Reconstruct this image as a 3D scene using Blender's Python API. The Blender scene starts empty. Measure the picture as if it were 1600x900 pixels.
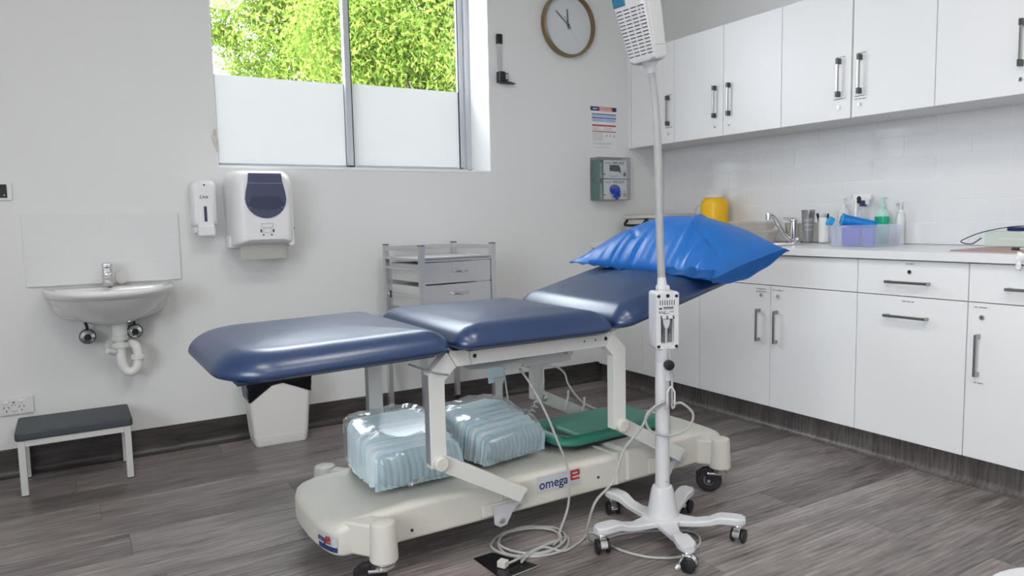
import bpy, bmesh, math, random
from mathutils import Vector, Matrix, noise
random.seed(7)
PI = math.pi
C = bpy.context.scene.collection

# ---------------------------------------------------------------- camera
FZ = 0.033                                  # floor level
cam_d = bpy.data.cameras.new('camera')
cam = bpy.data.objects.new('camera', cam_d); C.objects.link(cam)
cam_d.sensor_width = 36.0
cam_d.lens = 36.0 * 1137.0 / 1600.0
cam_d.clip_start = 0.02; cam_d.clip_end = 200
_yaw, _pit, _rol = math.radians(31.327), math.radians(5.451), math.radians(-1.135)
_w = Vector((math.sin(_yaw) * math.cos(_pit), math.cos(_yaw) * math.cos(_pit), -math.sin(_pit)))
_r0 = Vector((math.cos(_yaw), -math.sin(_yaw), 0)); _u0 = _r0.cross(_w)
_r = _r0 * math.cos(_rol) + _u0 * math.sin(_rol); _u = -_r0 * math.sin(_rol) + _u0 * math.cos(_rol)
cam.matrix_world = Matrix(((_r.x, _u.x, -_w.x, 0), (_r.y, _u.y, -_w.y, 0), (_r.z, _u.z, -_w.z, 1.059), (0, 0, 0, 1)))
bpy.context.scene.camera = cam

# ---------------------------------------------------------------- world, lights, exposure
SKY = 12.5
wd = bpy.data.worlds.new('overcast_sky'); bpy.context.scene.world = wd; wd.use_nodes = True
nt = wd.node_tree
bg = nt.nodes['Background']; bg.inputs['Strength'].default_value = SKY
tc = nt.nodes.new('ShaderNodeTexCoord'); sp = nt.nodes.new('ShaderNodeSeparateXYZ'); rp = nt.nodes.new('ShaderNodeValToRGB')
nt.links.new(tc.outputs['Generated'], sp.inputs[0]); nt.links.new(sp.outputs['Z'], rp.inputs[0]); nt.links.new(rp.outputs[0], bg.inputs['Color'])
rp.color_ramp.elements[0].position = 0.0; rp.color_ramp.elements[0].color = (0.80, 0.86, 0.93, 1)
rp.color_ramp.elements[1].position = 0.9; rp.color_ramp.elements[1].color = (0.90, 0.95, 1.0, 1)
vs = bpy.context.scene.view_settings
vs.view_transform = 'Standard'; vs.look = 'None'; vs.gamma = 1.0; vs.exposure = 0.2; vs.use_curve_mapping = False

# light portal in the window opening: guides the sky light, gives off none itself
pl = bpy.data.lights.new('window_portal', 'AREA'); pl.shape = 'RECTANGLE'; pl.size = 1.5; pl.size_y = 1.2
pl.cycles.is_portal = True
po = bpy.data.objects.new('window_portal', pl); C.objects.link(po)
po.location = (1.35, 3.87, 1.9); po.rotation_euler = (-PI / 2, 0, 0)
pl2 = bpy.data.lights.new('side_window_portal', 'AREA'); pl2.shape = 'RECTANGLE'; pl2.size = 1.3; pl2.size_y = 1.9
pl2.cycles.is_portal = True
po2 = bpy.data.objects.new('side_window_portal', pl2); C.objects.link(po2)
po2.location = (-2.03, -0.2, 1.55); po2.rotation_euler = (0, -PI / 2, 0)
LAMP = 14.0                                  # ceiling panel emission, see ceiling_lamp below

# ---------------------------------------------------------------- materials
def mat(name, col, rough=0.5, metal=0.0, spec=0.5, bump=0.0, bscale=200.0, bdist=0.001, var=0.0, vscale=6.0, trans=0.0, ior=1.45, alpha=1.0, coat=0.0, emit=0.0, rvar=0.0, stretch=None):
    m = bpy.data.materials.new(name); m.use_nodes = True
    nt = m.node_tree; N = nt.nodes; L = nt.links; b = N['Principled BSDF']
    b.inputs['Base Color'].default_value = (*col, 1); b.inputs['Roughness'].default_value = rough
    b.inputs['Metallic'].default_value = metal; b.inputs['Specular IOR Level'].default_value = spec
    b.inputs['IOR'].default_value = ior; b.inputs['Transmission Weight'].default_value = trans
    b.inputs['Alpha'].default_value = alpha; b.inputs['Coat Weight'].default_value = coat
    b.inputs['Coat Roughness'].default_value = 0.08
    if emit: b.inputs['Emission Color'].default_value = (*col, 1); b.inputs['Emission Strength'].default_value = emit
    t = N.new('ShaderNodeTexCoord'); vec = t.outputs['Object']
    if stretch:
        mp = N.new('ShaderNodeMapping'); mp.inputs['Scale'].default_value = stretch; L.new(vec, mp.inputs[0]); vec = mp.outputs[0]
    if bump:
        n = N.new('ShaderNodeTexNoise'); n.inputs['Scale'].default_value = bscale; n.inputs['Detail'].default_value = 3; L.new(vec, n.inputs['Vector'])
        bp = N.new('ShaderNodeBump'); bp.inputs['Strength'].default_value = bump; bp.inputs['Distance'].default_value = bdist
        L.new(n.outputs['Fac'], bp.inputs['Height']); L.new(bp.outputs[0], b.inputs['Normal'])
    if var or rvar:
        n2 = N.new('ShaderNodeTexNoise'); n2.inputs['Scale'].default_value = vscale; n2.inputs['Detail'].default_value = 5; L.new(vec, n2.inputs['Vector'])
        if var:
            mx = N.new('ShaderNodeMix'); mx.data_type = 'RGBA'; mx.inputs['Factor'].default_value = 1
            L.new(n2.outputs['Fac'], mx.inputs['Factor'])
            mx.inputs['A'].default_value = (*[max(0, c * (1 - var)) for c in col], 1); mx.inputs['B'].default_value = (*[min(1, c * (1 + var)) for c in col], 1)
            L.new(mx.outputs['Result'], b.inputs['Base Color'])
        if rvar:
            mr = N.new('ShaderNodeMapRange'); mr.inputs['To Min'].default_value = max(0.02, rough - rvar); mr.inputs['To Max'].default_value = rough + rvar
            L.new(n2.outputs['Fac'], mr.inputs['Value']); L.new(mr.outputs[0], b.inputs['Roughness'])
    return m

def wood_mat(name, axis='x', dark=1.0):
    m = bpy.data.materials.new(name); m.use_nodes = True
    nt = m.node_tree; N = nt.nodes; L = nt.links; b = N['Principled BSDF']
    t = N.new('ShaderNodeTexCoord'); oi = N.new('ShaderNodeObjectInfo')
    off = N.new('ShaderNodeVectorMath'); off.operation = 'ADD'
    cb = N.new('ShaderNodeCombineXYZ'); mu = N.new('ShaderNodeMath'); mu.operation = 'MULTIPLY'; mu.inputs[1].default_value = 37.0
    L.new(oi.outputs['Random'], mu.inputs[0]); 
    for i in range(3): L.new(mu.outputs[0], cb.inputs[i])
    geo = N.new('ShaderNodeNewGeometry')
    L.new(geo.outputs['Position'], off.inputs[0]); L.new(cb.outputs[0], off.inputs[1])
    def nz(scale, sc, det=6):
        mp = N.new('ShaderNodeMapping'); mp.inputs['Scale'].default_value = sc; L.new(off.outputs[0], mp.inputs[0])
        n = N.new('ShaderNodeTexNoise'); n.inputs['Scale'].default_value = scale; n.inputs['Detail'].default_value = det; n.inputs['Roughness'].default_value = 0.62
        L.new(mp.outputs[0], n.inputs['Vector']); return n
    s = {'x': (0.09, 1, 1), 'z': (1, 1, 0.12)}[axis]
    s2 = {'x': (0.16, 1, 1), 'z': (1, 1, 0.16)}[axis]
    fine = nz(85, s, 8); med = nz(16, s2, 6); big = nz(3.5, (0.35, 1, 1))
    mp2 = N.new('ShaderNodeMapping'); mp2.inputs['Scale'].default_value = {'x': (0.10, 1, 1), 'z': (1, 1, 0.12)}[axis]; L.new(off.outputs[0], mp2.inputs[0])
    wv = N.new('ShaderNodeTexWave'); wv.wave_type = 'BANDS'; wv.bands_direction = 'Y'; wv.inputs['Scale'].default_value = 16; wv.inputs['Distortion'].default_value = 9.0
    wv.inputs['Detail'].default_value = 3; wv.inputs['Detail Scale'].default_value = 1.4; L.new(mp2.outputs[0], wv.inputs['Vector'])
    a1 = N.new('ShaderNodeMath'); a1.operation = 'MULTIPLY_ADD'; a1.inputs[1].default_value = 0.45; L.new(fine.outputs['Fac'], a1.inputs[0])
    a2 = N.new('ShaderNodeMath'); a2.operation = 'MULTIPLY'; a2.inputs[1].default_value = 0.40; L.new(med.outputs['Fac'], a2.inputs[0]); L.new(a2.outputs[0], a1.inputs[2])
    a3 = N.new('ShaderNodeMath'); a3.operation = 'MULTIPLY_ADD'; a3.inputs[1].default_value = 0.07; L.new(wv.outputs['Fac'], a3.inputs[0]); L.new(a1.outputs[0], a3.inputs[2])
    a4 = N.new('ShaderNodeMath'); a4.operation = 'MULTIPLY_ADD'; a4.inputs[1].default_value = 0.14; L.new(oi.outputs['Random'], a4.inputs[0]); L.new(a3.outputs[0], a4.inputs[2])
    r = N.new('ShaderNodeValToRGB'); L.new(a4.outputs[0], r.inputs[0])
    e = r.color_ramp.elements
    k = dark
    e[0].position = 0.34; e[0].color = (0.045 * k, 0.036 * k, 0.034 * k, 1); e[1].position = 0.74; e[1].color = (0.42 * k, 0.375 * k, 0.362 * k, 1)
    x = r.color_ramp.elements.new(0.53); x.color = (0.20 * k, 0.172 * k, 0.166 * k, 1)
    L.new(r.outputs[0], b.inputs['Base Color'])
    mr = N.new('ShaderNodeMapRange'); mr.inputs['To Min'].default_value = 0.30; mr.inputs['To Max'].default_value = 0.46; L.new(fine.outputs['Fac'], mr.inputs['Value']); L.new(mr.outputs[0], b.inputs['Roughness'])
    bp = N.new('ShaderNodeBump'); bp.inputs['Strength'].default_value = 0.22; bp.inputs['Distance'].default_value = 0.0010
    L.new(a1.outputs[0], bp.inputs['Height']); L.new(bp.outputs[0], b.inputs['Normal'])
    return m

M = {}
M['wall'] = mat('wall_paint', (0.76, 0.76, 0.755), 0.62, bump=0.12, bscale=350, bdist=0.0006, spec=0.3)
M['ceil'] = mat('ceiling_paint', (0.80, 0.80, 0.79), 0.8, spec=0.2)
M['reveal'] = mat('window_reveal_paint', (0.86, 0.86, 0.86), 0.45)
M['alu'] = mat('window_aluminium', (0.52, 0.54, 0.58), 0.35, spec=0.6)
M['gasket'] = mat('black_gasket', (0.015, 0.015, 0.02), 0.6)
M['lam'] = mat('white_laminate', (0.85, 0.85, 0.855), 0.33, spec=0.45, var=0.02, vscale=3, bump=0.05, bscale=500, bdist=0.0004)
M['carc'] = mat('cabinet_carcass', (0.70, 0.70, 0.70), 0.4)
M['bench'] = mat('benchtop_laminate', (0.80, 0.80, 0.805), 0.28)
M['tile'] = mat('glazed_white_tile', (0.78, 0.78, 0.79), 0.05, spec=1.0, bump=0.03, bscale=9, bdist=0.002)
M['tile2'] = mat('satin_white_tile', (0.74, 0.74, 0.74), 0.25, spec=0.4, bump=0.05, bscale=9, bdist=0.002)
M['grout'] = mat('tile_grout', (0.90, 0.90, 0.90), 0.8)
M['vinyl'] = mat('blue_vinyl', (0.009, 0.033, 0.105), 0.31, spec=1.0, bump=0.22, bscale=260, bdist=0.0006)
M['vinyldk'] = mat('blue_vinyl_underside', (0.010, 0.025, 0.07), 0.5)
M['frame'] = mat('cream_powdercoat', (0.66, 0.66, 0.63), 0.38, bump=0.15, bscale=600, bdist=0.0003)
M['framegr'] = mat('grey_metal_edge', (0.30, 0.31, 0.33), 0.4, 0.4)
M['chassis'] = mat('ivory_moulded_plastic', (0.62, 0.60, 0.54), 0.42, var=0.05, vscale=12, bump=0.12, bscale=300, bdist=0.0005)
M['white'] = mat('white_plastic', (0.80, 0.80, 0.81), 0.35)
M['whitesoft'] = mat('white_soft_plastic', (0.72, 0.72, 0.71), 0.5)
M['standw'] = mat('white_painted_metal', (0.62, 0.62, 0.64), 0.36)
M['grey'] = mat('light_grey_plastic', (0.52, 0.53, 0.55), 0.45)
M['recess'] = mat('dark_grey_recess', (0.16, 0.165, 0.17), 0.5)
M['slot'] = mat('dark_slot', (0.012, 0.013, 0.016), 0.6)
M['black'] = mat('black_plastic', (0.012, 0.012, 0.014), 0.4)
M['rubber'] = mat('black_rubber', (0.02, 0.02, 0.022), 0.6)
M['wheelhub'] = mat('grey_wheel_hub', (0.12, 0.125, 0.13), 0.4)
M['chrome'] = mat('chrome', (0.80, 0.80, 0.82), 0.09, 1.0)
M['steel'] = mat('brushed_stainless_steel', (0.60, 0.60, 0.61), 0.38, 0.9, bump=0.06, bscale=40, bdist=0.0006, stretch=(1, 1, 8))
M['handle'] = mat('brushed_nickel_handle', (0.40, 0.39, 0.38), 0.32, 1.0)
M['handledk'] = mat('dark_grey_handle_end', (0.10, 0.10, 0.10), 0.4, 0.6)
M['ceramic'] = mat('white_ceramic', (0.80, 0.795, 0.785), 0.10, spec=0.55)
M['pvc'] = mat('white_pvc_pipe', (0.78, 0.78, 0.75), 0.3)
M['cable'] = mat('grey_cable', (0.40, 0.40, 0.385), 0.4)
M['neck'] = mat('grey_ribbed_gooseneck', (0.38, 0.38, 0.38), 0.40)
M['cablew'] = mat('white_cable', (0.66, 0.66, 0.64), 0.4)
M['cableb'] = mat('black_cable', (0.012, 0.012, 0.015), 0.4)
M['smoke'] = mat('smoked_blue_plastic', (0.10, 0.11, 0.20), 0.12, spec=0.6, trans=0.35)
M['smoke2'] = mat('pale_smoked_plastic', (0.18, 0.20, 0.32), 0.2)  # paler smoked plastic of the dispenser window ribs
M['smokedk'] = mat('dark_smoked_plastic', (0.04, 0.05, 0.10), 0.2)
M['paper'] = mat('paper_towel', (0.80, 0.79, 0.73), 0.85, bump=0.3, bscale=120)
M['stooltop'] = mat('dark_grey_rubber_mat', (0.055, 0.065, 0.075), 0.5, var=0.25, vscale=25, bump=0.3, bscale=500)
M['cream'] = mat('cream_painted_steel', (0.62, 0.62, 0.60), 0.45)
M['bin'] = mat('grey_white_bin_plastic', (0.76, 0.745, 0.72), 0.5)
M['bag'] = mat('black_bin_liner', (0.006, 0.006, 0.010), 0.3, bump=0.8, bscale=22, bdist=0.01, spec=0.3)
M['pillow'] = mat('blue_nonwoven_cover', (0.016, 0.135, 0.46), 0.36, bump=0.35, bscale=160, bdist=0.0012, spec=0.3, var=0.10, vscale=14)
M['pad'] = mat('pale_blue_underpad', (0.70, 0.86, 0.91), 0.8, var=0.06, vscale=20)
M['padw'] = mat('white_underpad_fleece', (0.86, 0.90, 0.93), 0.85)
M['green'] = mat('green_vinyl_cushion', (0.03, 0.20, 0.14), 0.42, bump=0.12, bscale=300, bdist=0.0006)
M['greendk'] = mat('black_green_underside', (0.006, 0.02, 0.018), 0.5)
M['yellow'] = mat('yellow_plastic', (0.90, 0.52, 0.008), 0.35)
M['wood'] = wood_mat('vinyl_wood_plank', 'x', 1.0)
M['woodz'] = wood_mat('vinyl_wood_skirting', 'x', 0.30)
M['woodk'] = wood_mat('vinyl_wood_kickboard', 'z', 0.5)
M['joint'] = mat('dark_floor_joint', (0.012, 0.011, 0.011), 0.6)
M['clock'] = mat('clock_brass_rim', (0.26, 0.19, 0.10), 0.38, 0.55)
M['clockf'] = mat('clock_face', (0.66, 0.70, 0.72), 0.6)
M['clockh'] = mat('clock_hand', (0.14, 0.13, 0.12), 0.4, 0.3)
M['navy'] = mat('navy_print', (0.02, 0.035, 0.14), 0.5)
M['red'] = mat('red_print', (0.50, 0.03, 0.02), 0.5)
M['orange'] = mat('orange_red_print', (0.60, 0.10, 0.04), 0.5)
M['ink'] = mat('dark_ink', (0.03, 0.03, 0.035), 0.6)
M['greyink'] = mat('grey_ink', (0.25, 0.25, 0.27), 0.6)
M['sticker'] = mat('white_sticker', (0.78, 0.78, 0.78), 0.5)
M['silver'] = mat('silver_sticker', (0.55, 0.56, 0.60), 0.35, 0.1)
M['pale'] = mat('pale_blue_print', (0.45, 0.55, 0.75), 0.6)
M['cardgreen'] = mat('green_carton', (0.01, 0.16, 0.12), 0.5)
M['card'] = mat('white_carton', (0.80, 0.80, 0.80), 0.5)
M['glove'] = mat('blue_glove', (0.01, 0.06, 0.42), 0.5)
M['tan'] = mat('tan_print', (0.55, 0.36, 0.14), 0.6)
M['bluelens'] = mat('blue_lamp_panel', (0.03, 0.16, 0.27), 0.2)
M['pink'] = mat('dusty_pink_vinyl', (0.42, 0.27, 0.25), 0.5)
M['mint'] = mat('pale_green_carton', (0.58, 0.66, 0.60), 0.5)
M['tissue'] = mat('white_tissue', (0.86, 0.86, 0.86), 0.8)
M['glitter'] = mat('navy_case', (0.02, 0.03, 0.13), 0.3)
M['bluecyan'] = mat('bright_blue_plastic', (0.0, 0.20, 0.62), 0.3)
M['cyanlight'] = mat('light_blue_plastic', (0.02, 0.36, 0.80), 0.3)
M['violet'] = mat('blue_violet_plastic', (0.10, 0.12, 0.55), 0.4)
M['liquid'] = mat('green_liquid_plastic', (0.0, 0.42, 0.24), 0.15, spec=0.6)
M['bottletop'] = mat('pale_green_bottle', (0.50, 0.75, 0.66), 0.2)
M['pinkish'] = mat('pale_pink_bottle', (0.74, 0.70, 0.69), 0.3)
M['creamtray'] = mat('cream_plastic_box', (0.62, 0.58, 0.54), 0.5)
M['greysilver'] = mat('grey_plastic_jug', (0.30, 0.30, 0.31), 0.3, 0.5)
M['plate'] = mat('black_glass_plate', (0.010, 0.010, 0.011), 0.18)
M['concrete'] = mat('outdoor_paving', (0.42, 0.40, 0.37), 0.9, var=0.1)
M['fence'] = mat('peach_render_wall', (0.72, 0.50, 0.36), 0.9)
M['bark'] = mat('tree_bark', (0.16, 0.12, 0.09), 0.9, bump=0.5, bscale=30, bdist=0.01)
M['lampframe'] = mat('ceiling_lamp_frame', (0.8, 0.8, 0.8), 0.5)
M['lamp'] = mat('ceiling_lamp_diffuser', (1.0, 0.97, 0.93), 0.5, emit=LAMP)

def thin_clear(name, tint, opac, rough=0.08, haze=(0.9, 0.9, 0.92), refl=0.045):
    """thin see-through plastic or film: transparent sheet with a gloss coat and a little haze"""
    m = bpy.data.materials.new(name); m.use_nodes = True
    nt = m.node_tree; N = nt.nodes; L = nt.links; out = N['Material Output']; N.remove(N['Principled BSDF'])
    tr = N.new('ShaderNodeBsdfTransparent'); tr.inputs[0].default_value = (*tint, 1)
    df = N.new('ShaderNodeBsdfDiffuse'); df.inputs[0].default_value = (*haze, 1)
    tl = N.new('ShaderNodeBsdfTranslucent'); tl.inputs[0].default_value = (*haze, 1)
    gl = N.new('ShaderNodeBsdfGlossy'); gl.inputs['Roughness'].default_value = rough; gl.inputs[0].default_value = (1, 1, 1, 1)
    lw = N.new('ShaderNodeLayerWeight'); lw.inputs['Blend'].default_value = 0.5
    pw = N.new('ShaderNodeMath'); pw.operation = 'POWER'; pw.inputs[1].default_value = 4.0; L.new(lw.outputs['Facing'], pw.inputs[0])
    fr = N.new('ShaderNodeMath'); fr.operation = 'MULTIPLY_ADD'; fr.inputs[1].default_value = 0.6; fr.inputs[2].default_value = refl; L.new(pw.outputs[0], fr.inputs[0])
    m0 = N.new('ShaderNodeMixShader'); m0.inputs[0].default_value = 0.5; L.new(df.outputs[0], m0.inputs[1]); L.new(tl.outputs[0], m0.inputs[2])
    m1 = N.new('ShaderNodeMixShader'); m1.inputs[0].default_value = opac; L.new(tr.outputs[0], m1.inputs[1]); L.new(m0.outputs[0], m1.inputs[2])
    m2 = N.new('ShaderNodeMixShader'); L.new(fr.outputs[0], m2.inputs[0]); L.new(m1.outputs[0], m2.inputs[1]); L.new(gl.outputs[0], m2.inputs[2])
    L.new(m2.outputs[0], out.inputs[0]); return m
M['clear'] = thin_clear('clear_acrylic', (0.93, 0.94, 0.95), 0.06)
M['tub'] = thin_clear('frosted_clear_tub', (0.95, 0.96, 1.0), 0.22, 0.2, (0.90, 0.92, 0.98))
M['milky'] = thin_clear('milky_plastic_box', (0.98, 0.97, 0.96), 0.42, 0.25, (0.88, 0.85, 0.81))
M['wrap'] = thin_clear('clear_plastic_wrap', (0.98, 0.99, 1.0), 0.13, 0.11)
M['glass'] = thin_clear('window_glass', (0.97, 0.98, 0.98), 0.0, 0.0, refl=0.012)

def film_mat():
    m = bpy.data.materials.new('frosted_window_film'); m.use_nodes = True
    nt = m.node_tree; N = nt.nodes; L = nt.links; out = N['Material Output']; N.remove(N['Principled BSDF'])
    tl = N.new('ShaderNodeBsdfTranslucent'); tl.inputs[0].default_value = (0.352, 0.352, 0.350, 1)
    df = N.new('ShaderNodeBsdfDiffuse'); df.inputs[0].default_value = (0.5, 0.5, 0.5, 1)
    rf = N.new('ShaderNodeBsdfRefraction'); rf.inputs['Roughness'].default_value = 0.75; rf.inputs['IOR'].default_value = 1.02; rf.inputs[0].default_value = (0.6, 0.6, 0.6, 1)
    a = N.new('ShaderNodeMixShader'); a.inputs[0].default_value = 0.0; L.new(tl.outputs[0], a.inputs[1]); L.new(rf.outputs[0], a.inputs[2])
    gl = N.new('ShaderNodeBsdfGlossy'); gl.inputs['Roughness'].default_value = 0.25
    b = N.new('ShaderNodeMixShader'); b.inputs[0].default_value = 0.04; L.new(a.outputs[0], b.inputs[1]); L.new(gl.outputs[0], b.inputs[2])
    L.new(b.outputs[0], out.inputs[0]); return m
M['film'] = film_mat()

def leaf_mat():
    m = bpy.data.materials.new('lime_green_leaves'); m.use_nodes = True
    nt = m.node_tree; N = nt.nodes; L = nt.links; out = N['Material Output']; N.remove(N['Principled BSDF'])
    g = N.new('ShaderNodeNewGeometry'); r = N.new('ShaderNodeValToRGB'); L.new(g.outputs['Random Per Island'], r.inputs[0])
    e = r.color_ramp.elements
    e[0].color = (0.085, 0.15, 0.025, 1); e[1].color = (0.32, 0.38, 0.085, 1)
    x = e.new(0.5); x.color = (0.17, 0.255, 0.045, 1)
    tl = N.new('ShaderNodeBsdfTranslucent'); df = N.new('ShaderNodeBsdfDiffuse'); L.new(r.outputs[0], tl.inputs[0]); L.new(r.outputs[0], df.inputs[0])
    a = N.new('ShaderNodeMixShader'); a.inputs[0].default_value = 0.45; L.new(df.outputs[0], a.inputs[1]); L.new(tl.outputs[0], a.inputs[2])
    L.new(a.outputs[0], out.inputs[0]); return m
M['leaf'] = leaf_mat()

# ---------------------------------------------------------------- mesh helpers
class B:
    """collects shapes in world coordinates; becomes ONE mesh object"""
    def __init__(s, T=None): s.bm = bmesh.new(); s.T = T or Matrix()
    def _add(s, bm2, T=None):
        bm2.transform(s.T @ (T or Matrix()))
        me = bpy.data.meshes.new('t'); bm2.to_mesh(me); bm2.free(); s.bm.from_mesh(me); bpy.data.meshes.remove(me); return s
    def box(s, x0, x1, y0, y1, z0, z1, r=0.0, seg=2, T=None):
        b = bmesh.new(); bmesh.ops.create_cube(b, size=1)
        for v in b.verts: v.co = Vector(((x0 + x1) / 2 + v.co.x * (x1 - x0), (y0 + y1) / 2 + v.co.y * (y1 - y0), (z0 + z1) / 2 + v.co.z * (z1 - z0)))
        if r: bmesh.ops.bevel(b, geom=b.edges[:], offset=min(r, abs(x1 - x0) / 2.01, abs(y1 - y0) / 2.01, abs(z1 - z0) / 2.01), segments=seg, affect='EDGES', profile=0.5)
        return s._add(b, T)
    def taper(s, x0, x1, y0, y1, z0, z1, k, r=0.0, seg=3, T=None, ky=None):
        """box whose bottom is scaled by k"""
        b = bmesh.new(); bmesh.ops.create_cube(b, size=1); ky = k if ky is None else ky
        for v in b.verts:
            f = k if v.co.z < 0 else 1; g = ky if v.co.z < 0 else 1
            v.co = Vector(((x0 + x1) / 2 + v.co.x * (x1 - x0) * f, (y0 + y1) / 2 + v.co.y * (y1 - y0) * g, (z0 + z1) / 2 + v.co.z * (z1 - z0)))
        if r: bmesh.ops.bevel(b, geom=b.edges[:], offset=r, segments=seg, affect='EDGES', profile=0.5)
        return s._add(b, T)
    def cone(s, a, b_, r0, r1=None, seg=24, caps=True):
        a = Vector(a); b_ = Vector(b_); r1 = r0 if r1 is None else r1
        return s.tube([a, b_], [r0, r1], seg, caps)
    def tube(s, pts, rad, seg=10, caps=True, closed=False):
        pts = [Vector(p) for p in pts]; n = len(pts)
        if not isinstance(rad, (list, tuple)): rad = [rad] * n
        b = bmesh.new(); rings = []
        t0 = (pts[1] - pts[0]).normalized(); up = Vector((0, 0, 1)) if abs(t0.z) < 0.9 else Vector((1, 0, 0))
        nrm = t0.cross(up).normalized()
        for i in range(n):
            if closed: t = (pts[(i + 1) % n] - pts[i - 1]).normalized()
            else: t = (pts[min(i + 1, n - 1)] - pts[max(i - 1, 0)]).normalized()
            nrm = (nrm - t * nrm.dot(t)); nrm = nrm.normalized() if nrm.length > 1e-6 else t.orthogonal().normalized()
            bi = t.cross(nrm)
            rings.append([b.verts.new(pts[i] + (nrm * math.cos(2 * PI * k / seg) + bi * math.sin(2 * PI * k / seg)) * rad[i]) for k in range(seg)])
        m = n if closed else n - 1
        for i in range(m):
            A = rings[i]; D = rings[(i + 1) % n]
            for k in range(seg): b.faces.new((A[k], A[(k + 1) % seg], D[(k + 1) % seg], D[k]))
        if caps and not closed: b.faces.new(rings[0][::-1]); b.faces.new(rings[-1])
        bmesh.ops.recalc_face_normals(b, faces=b.faces[:])
        return s._add(b)
    def lathe(s, prof, T=None, seg=32, caps=True):
        """prof: (r, z) list, around z"""
        b = bmesh.new(); rings = []
        for r, z in prof: rings.append([b.verts.new((max(r, 1e-5) * math.cos(2 * PI * k / seg), max(r, 1e-5) * math.sin(2 * PI * k / seg), z)) for k in range(seg)])
        for A, D in zip(rings, rings[1:]):
            for k in range(seg): b.faces.new((A[k], A[(k + 1) % seg], D[(k + 1) % seg], D[k]))
        if caps: b.faces.new(rings[0][::-1]); b.faces.new(rings[-1])
        bmesh.ops.recalc_face_normals(b, faces=b.faces[:])
        return s._add(b, T)
    def prism(s, poly, d, T=None, r=0.0, seg=2):
        """poly (x, y) outline extruded from z=0 to z=d"""
        b = bmesh.new(); lo = [b.verts.new((p[0], p[1], 0)) for p in poly]; hi = [b.verts.new((p[0], p[1], d)) for p in poly]; n = len(poly)
        b.faces.new(lo[::-1]); top = b.faces.new(hi)
        for k in range(n): b.faces.new((lo[k], lo[(k + 1) % n], hi[(k + 1) % n], hi[k]))
        bmesh.ops.recalc_face_normals(b, faces=b.faces[:])
        if r: bmesh.ops.bevel(b, geom=[e for e in b.edges if abs((e.verts[0].co - e.verts[1].co).z) < 1e-7], offset=r, segments=seg, affect='EDGES', profile=0.5)
        return s._add(b, T)
    def rings(s, rs, caps=True, T=None):
        """loft between lists of points of equal count"""
        b = bmesh.new(); R_ = [[b.verts.new(p) for p in r] for r in rs]; n = len(rs[0])
        for A, D in zip(R_, R_[1:]):
            for k in range(n): b.faces.new((A[k], A[(k + 1) % n], D[(k + 1) % n], D[k]))
        if caps: b.faces.new(R_[0][::-1]); b.faces.new(R_[-1])
        bmesh.ops.recalc_face_normals(b, faces=b.faces[:])
        return s._add(b, T)
    def grid(s, f, nu, nv, T=None, thick=0.0):
        b = bmesh.new(); V = [[b.verts.new(f(i / nu, j / nv)) for j in range(nv + 1)] for i in range(nu + 1)]
        for i in range(nu):
            for j in range(nv): b.faces.new((V[i][j], V[i + 1][j], V[i + 1][j + 1], V[i][j + 1]))
        if thick: bmesh.ops.solidify(b, geom=b.faces[:], thickness=thick)
        return s._add(b, T)
    def sphere(s, c, r, sc=(1, 1, 1), seg=20, T=None):
        b = bmesh.new(); bmesh.ops.create_uvsphere(b, u_segments=seg, v_segments=seg // 2 + 2, radius=r)
        for v in b.verts: v.co = Vector((v.co.x * sc[0] + c[0], v.co.y * sc[1] + c[1], v.co.z * sc[2] + c[2]))
        return s._add(b, T)
    def text(s, body, size, T, depth=0.0004, shear=0.0, align='CENTER', wx=1.0):
        cu = bpy.data.curves.new('t', 'FONT'); cu.body = body; cu.size = size; cu.extrude = depth; cu.align_x = align; cu.align_y = 'CENTER'; cu.shear = shear; cu.resolution_u = 3
        cu.offset = size * 0.012
        o = bpy.data.objects.new('t', cu); C.objects.link(o); bpy.context.view_layer.update()
        me = bpy.data.meshes.new_from_object(o.evaluated_get(bpy.context.evaluated_depsgraph_get()))
        b = bmesh.new(); b.from_mesh(me); bpy.data.objects.remove(o); bpy.data.curves.remove(cu); bpy.data.meshes.remove(me)
        for v in b.verts: v.co.x *= wx
        return s._add(b, T)

WM = {}
def obj(name, b, m, parent=None, angle=35, smooth=True, mod=None):
    bm = b.bm if isinstance(b, B) else b
    P = WM.get(parent.name, Matrix()) if parent else Matrix()
    if parent: bm.transform(P.inverted())
    me = bpy.data.meshes.new(name); bm.to_mesh(me); bm.free()
    o = bpy.data.objects.new(name, me); C.objects.link(o); me.materials.append(M[m] if isinstance(m, str) else m)
    if smooth:
        me.polygons.foreach_set('use_smooth', [True] * len(me.polygons)); me.set_sharp_from_angle(angle=math.radians(angle))
        if angle < 60:
          wn = o.modifiers.new('weighted_normals', 'WEIGHTED_NORMAL'); wn.keep_sharp = True; wn.weight = 60
    if parent: o.parent = parent
    WM[o.name] = P
    return o
def tag(o, label=None, cat=None, group=None, kind=None):
    if label: o['label'] = label
    if cat: o['category'] = cat
    if group: o['group'] = group
    if kind: o['kind'] = kind
    return o
def thing(name, label, cat, loc=(0, 0, 0), rz=0.0, group=None):
    o = bpy.data.objects.new(name, None); C.objects.link(o); o.empty_display_size = 0.05
    o.location = loc; o.rotation_euler = (0, 0, rz); WM[o.name] = Matrix.Translation(loc) @ Matrix.Rotation(rz, 4, 'Z')
    return tag(o, label, cat, group)
def struct(name, b=None, m=None, parent=None, **k):
    if b is None:
        o = bpy.data.objects.new(name, None); C.objects.link(o); WM[o.name] = Matrix()
    else: o = obj(name, b, m, parent, **k)
    if parent is None: o['kind'] = 'structure'
    return o
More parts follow.
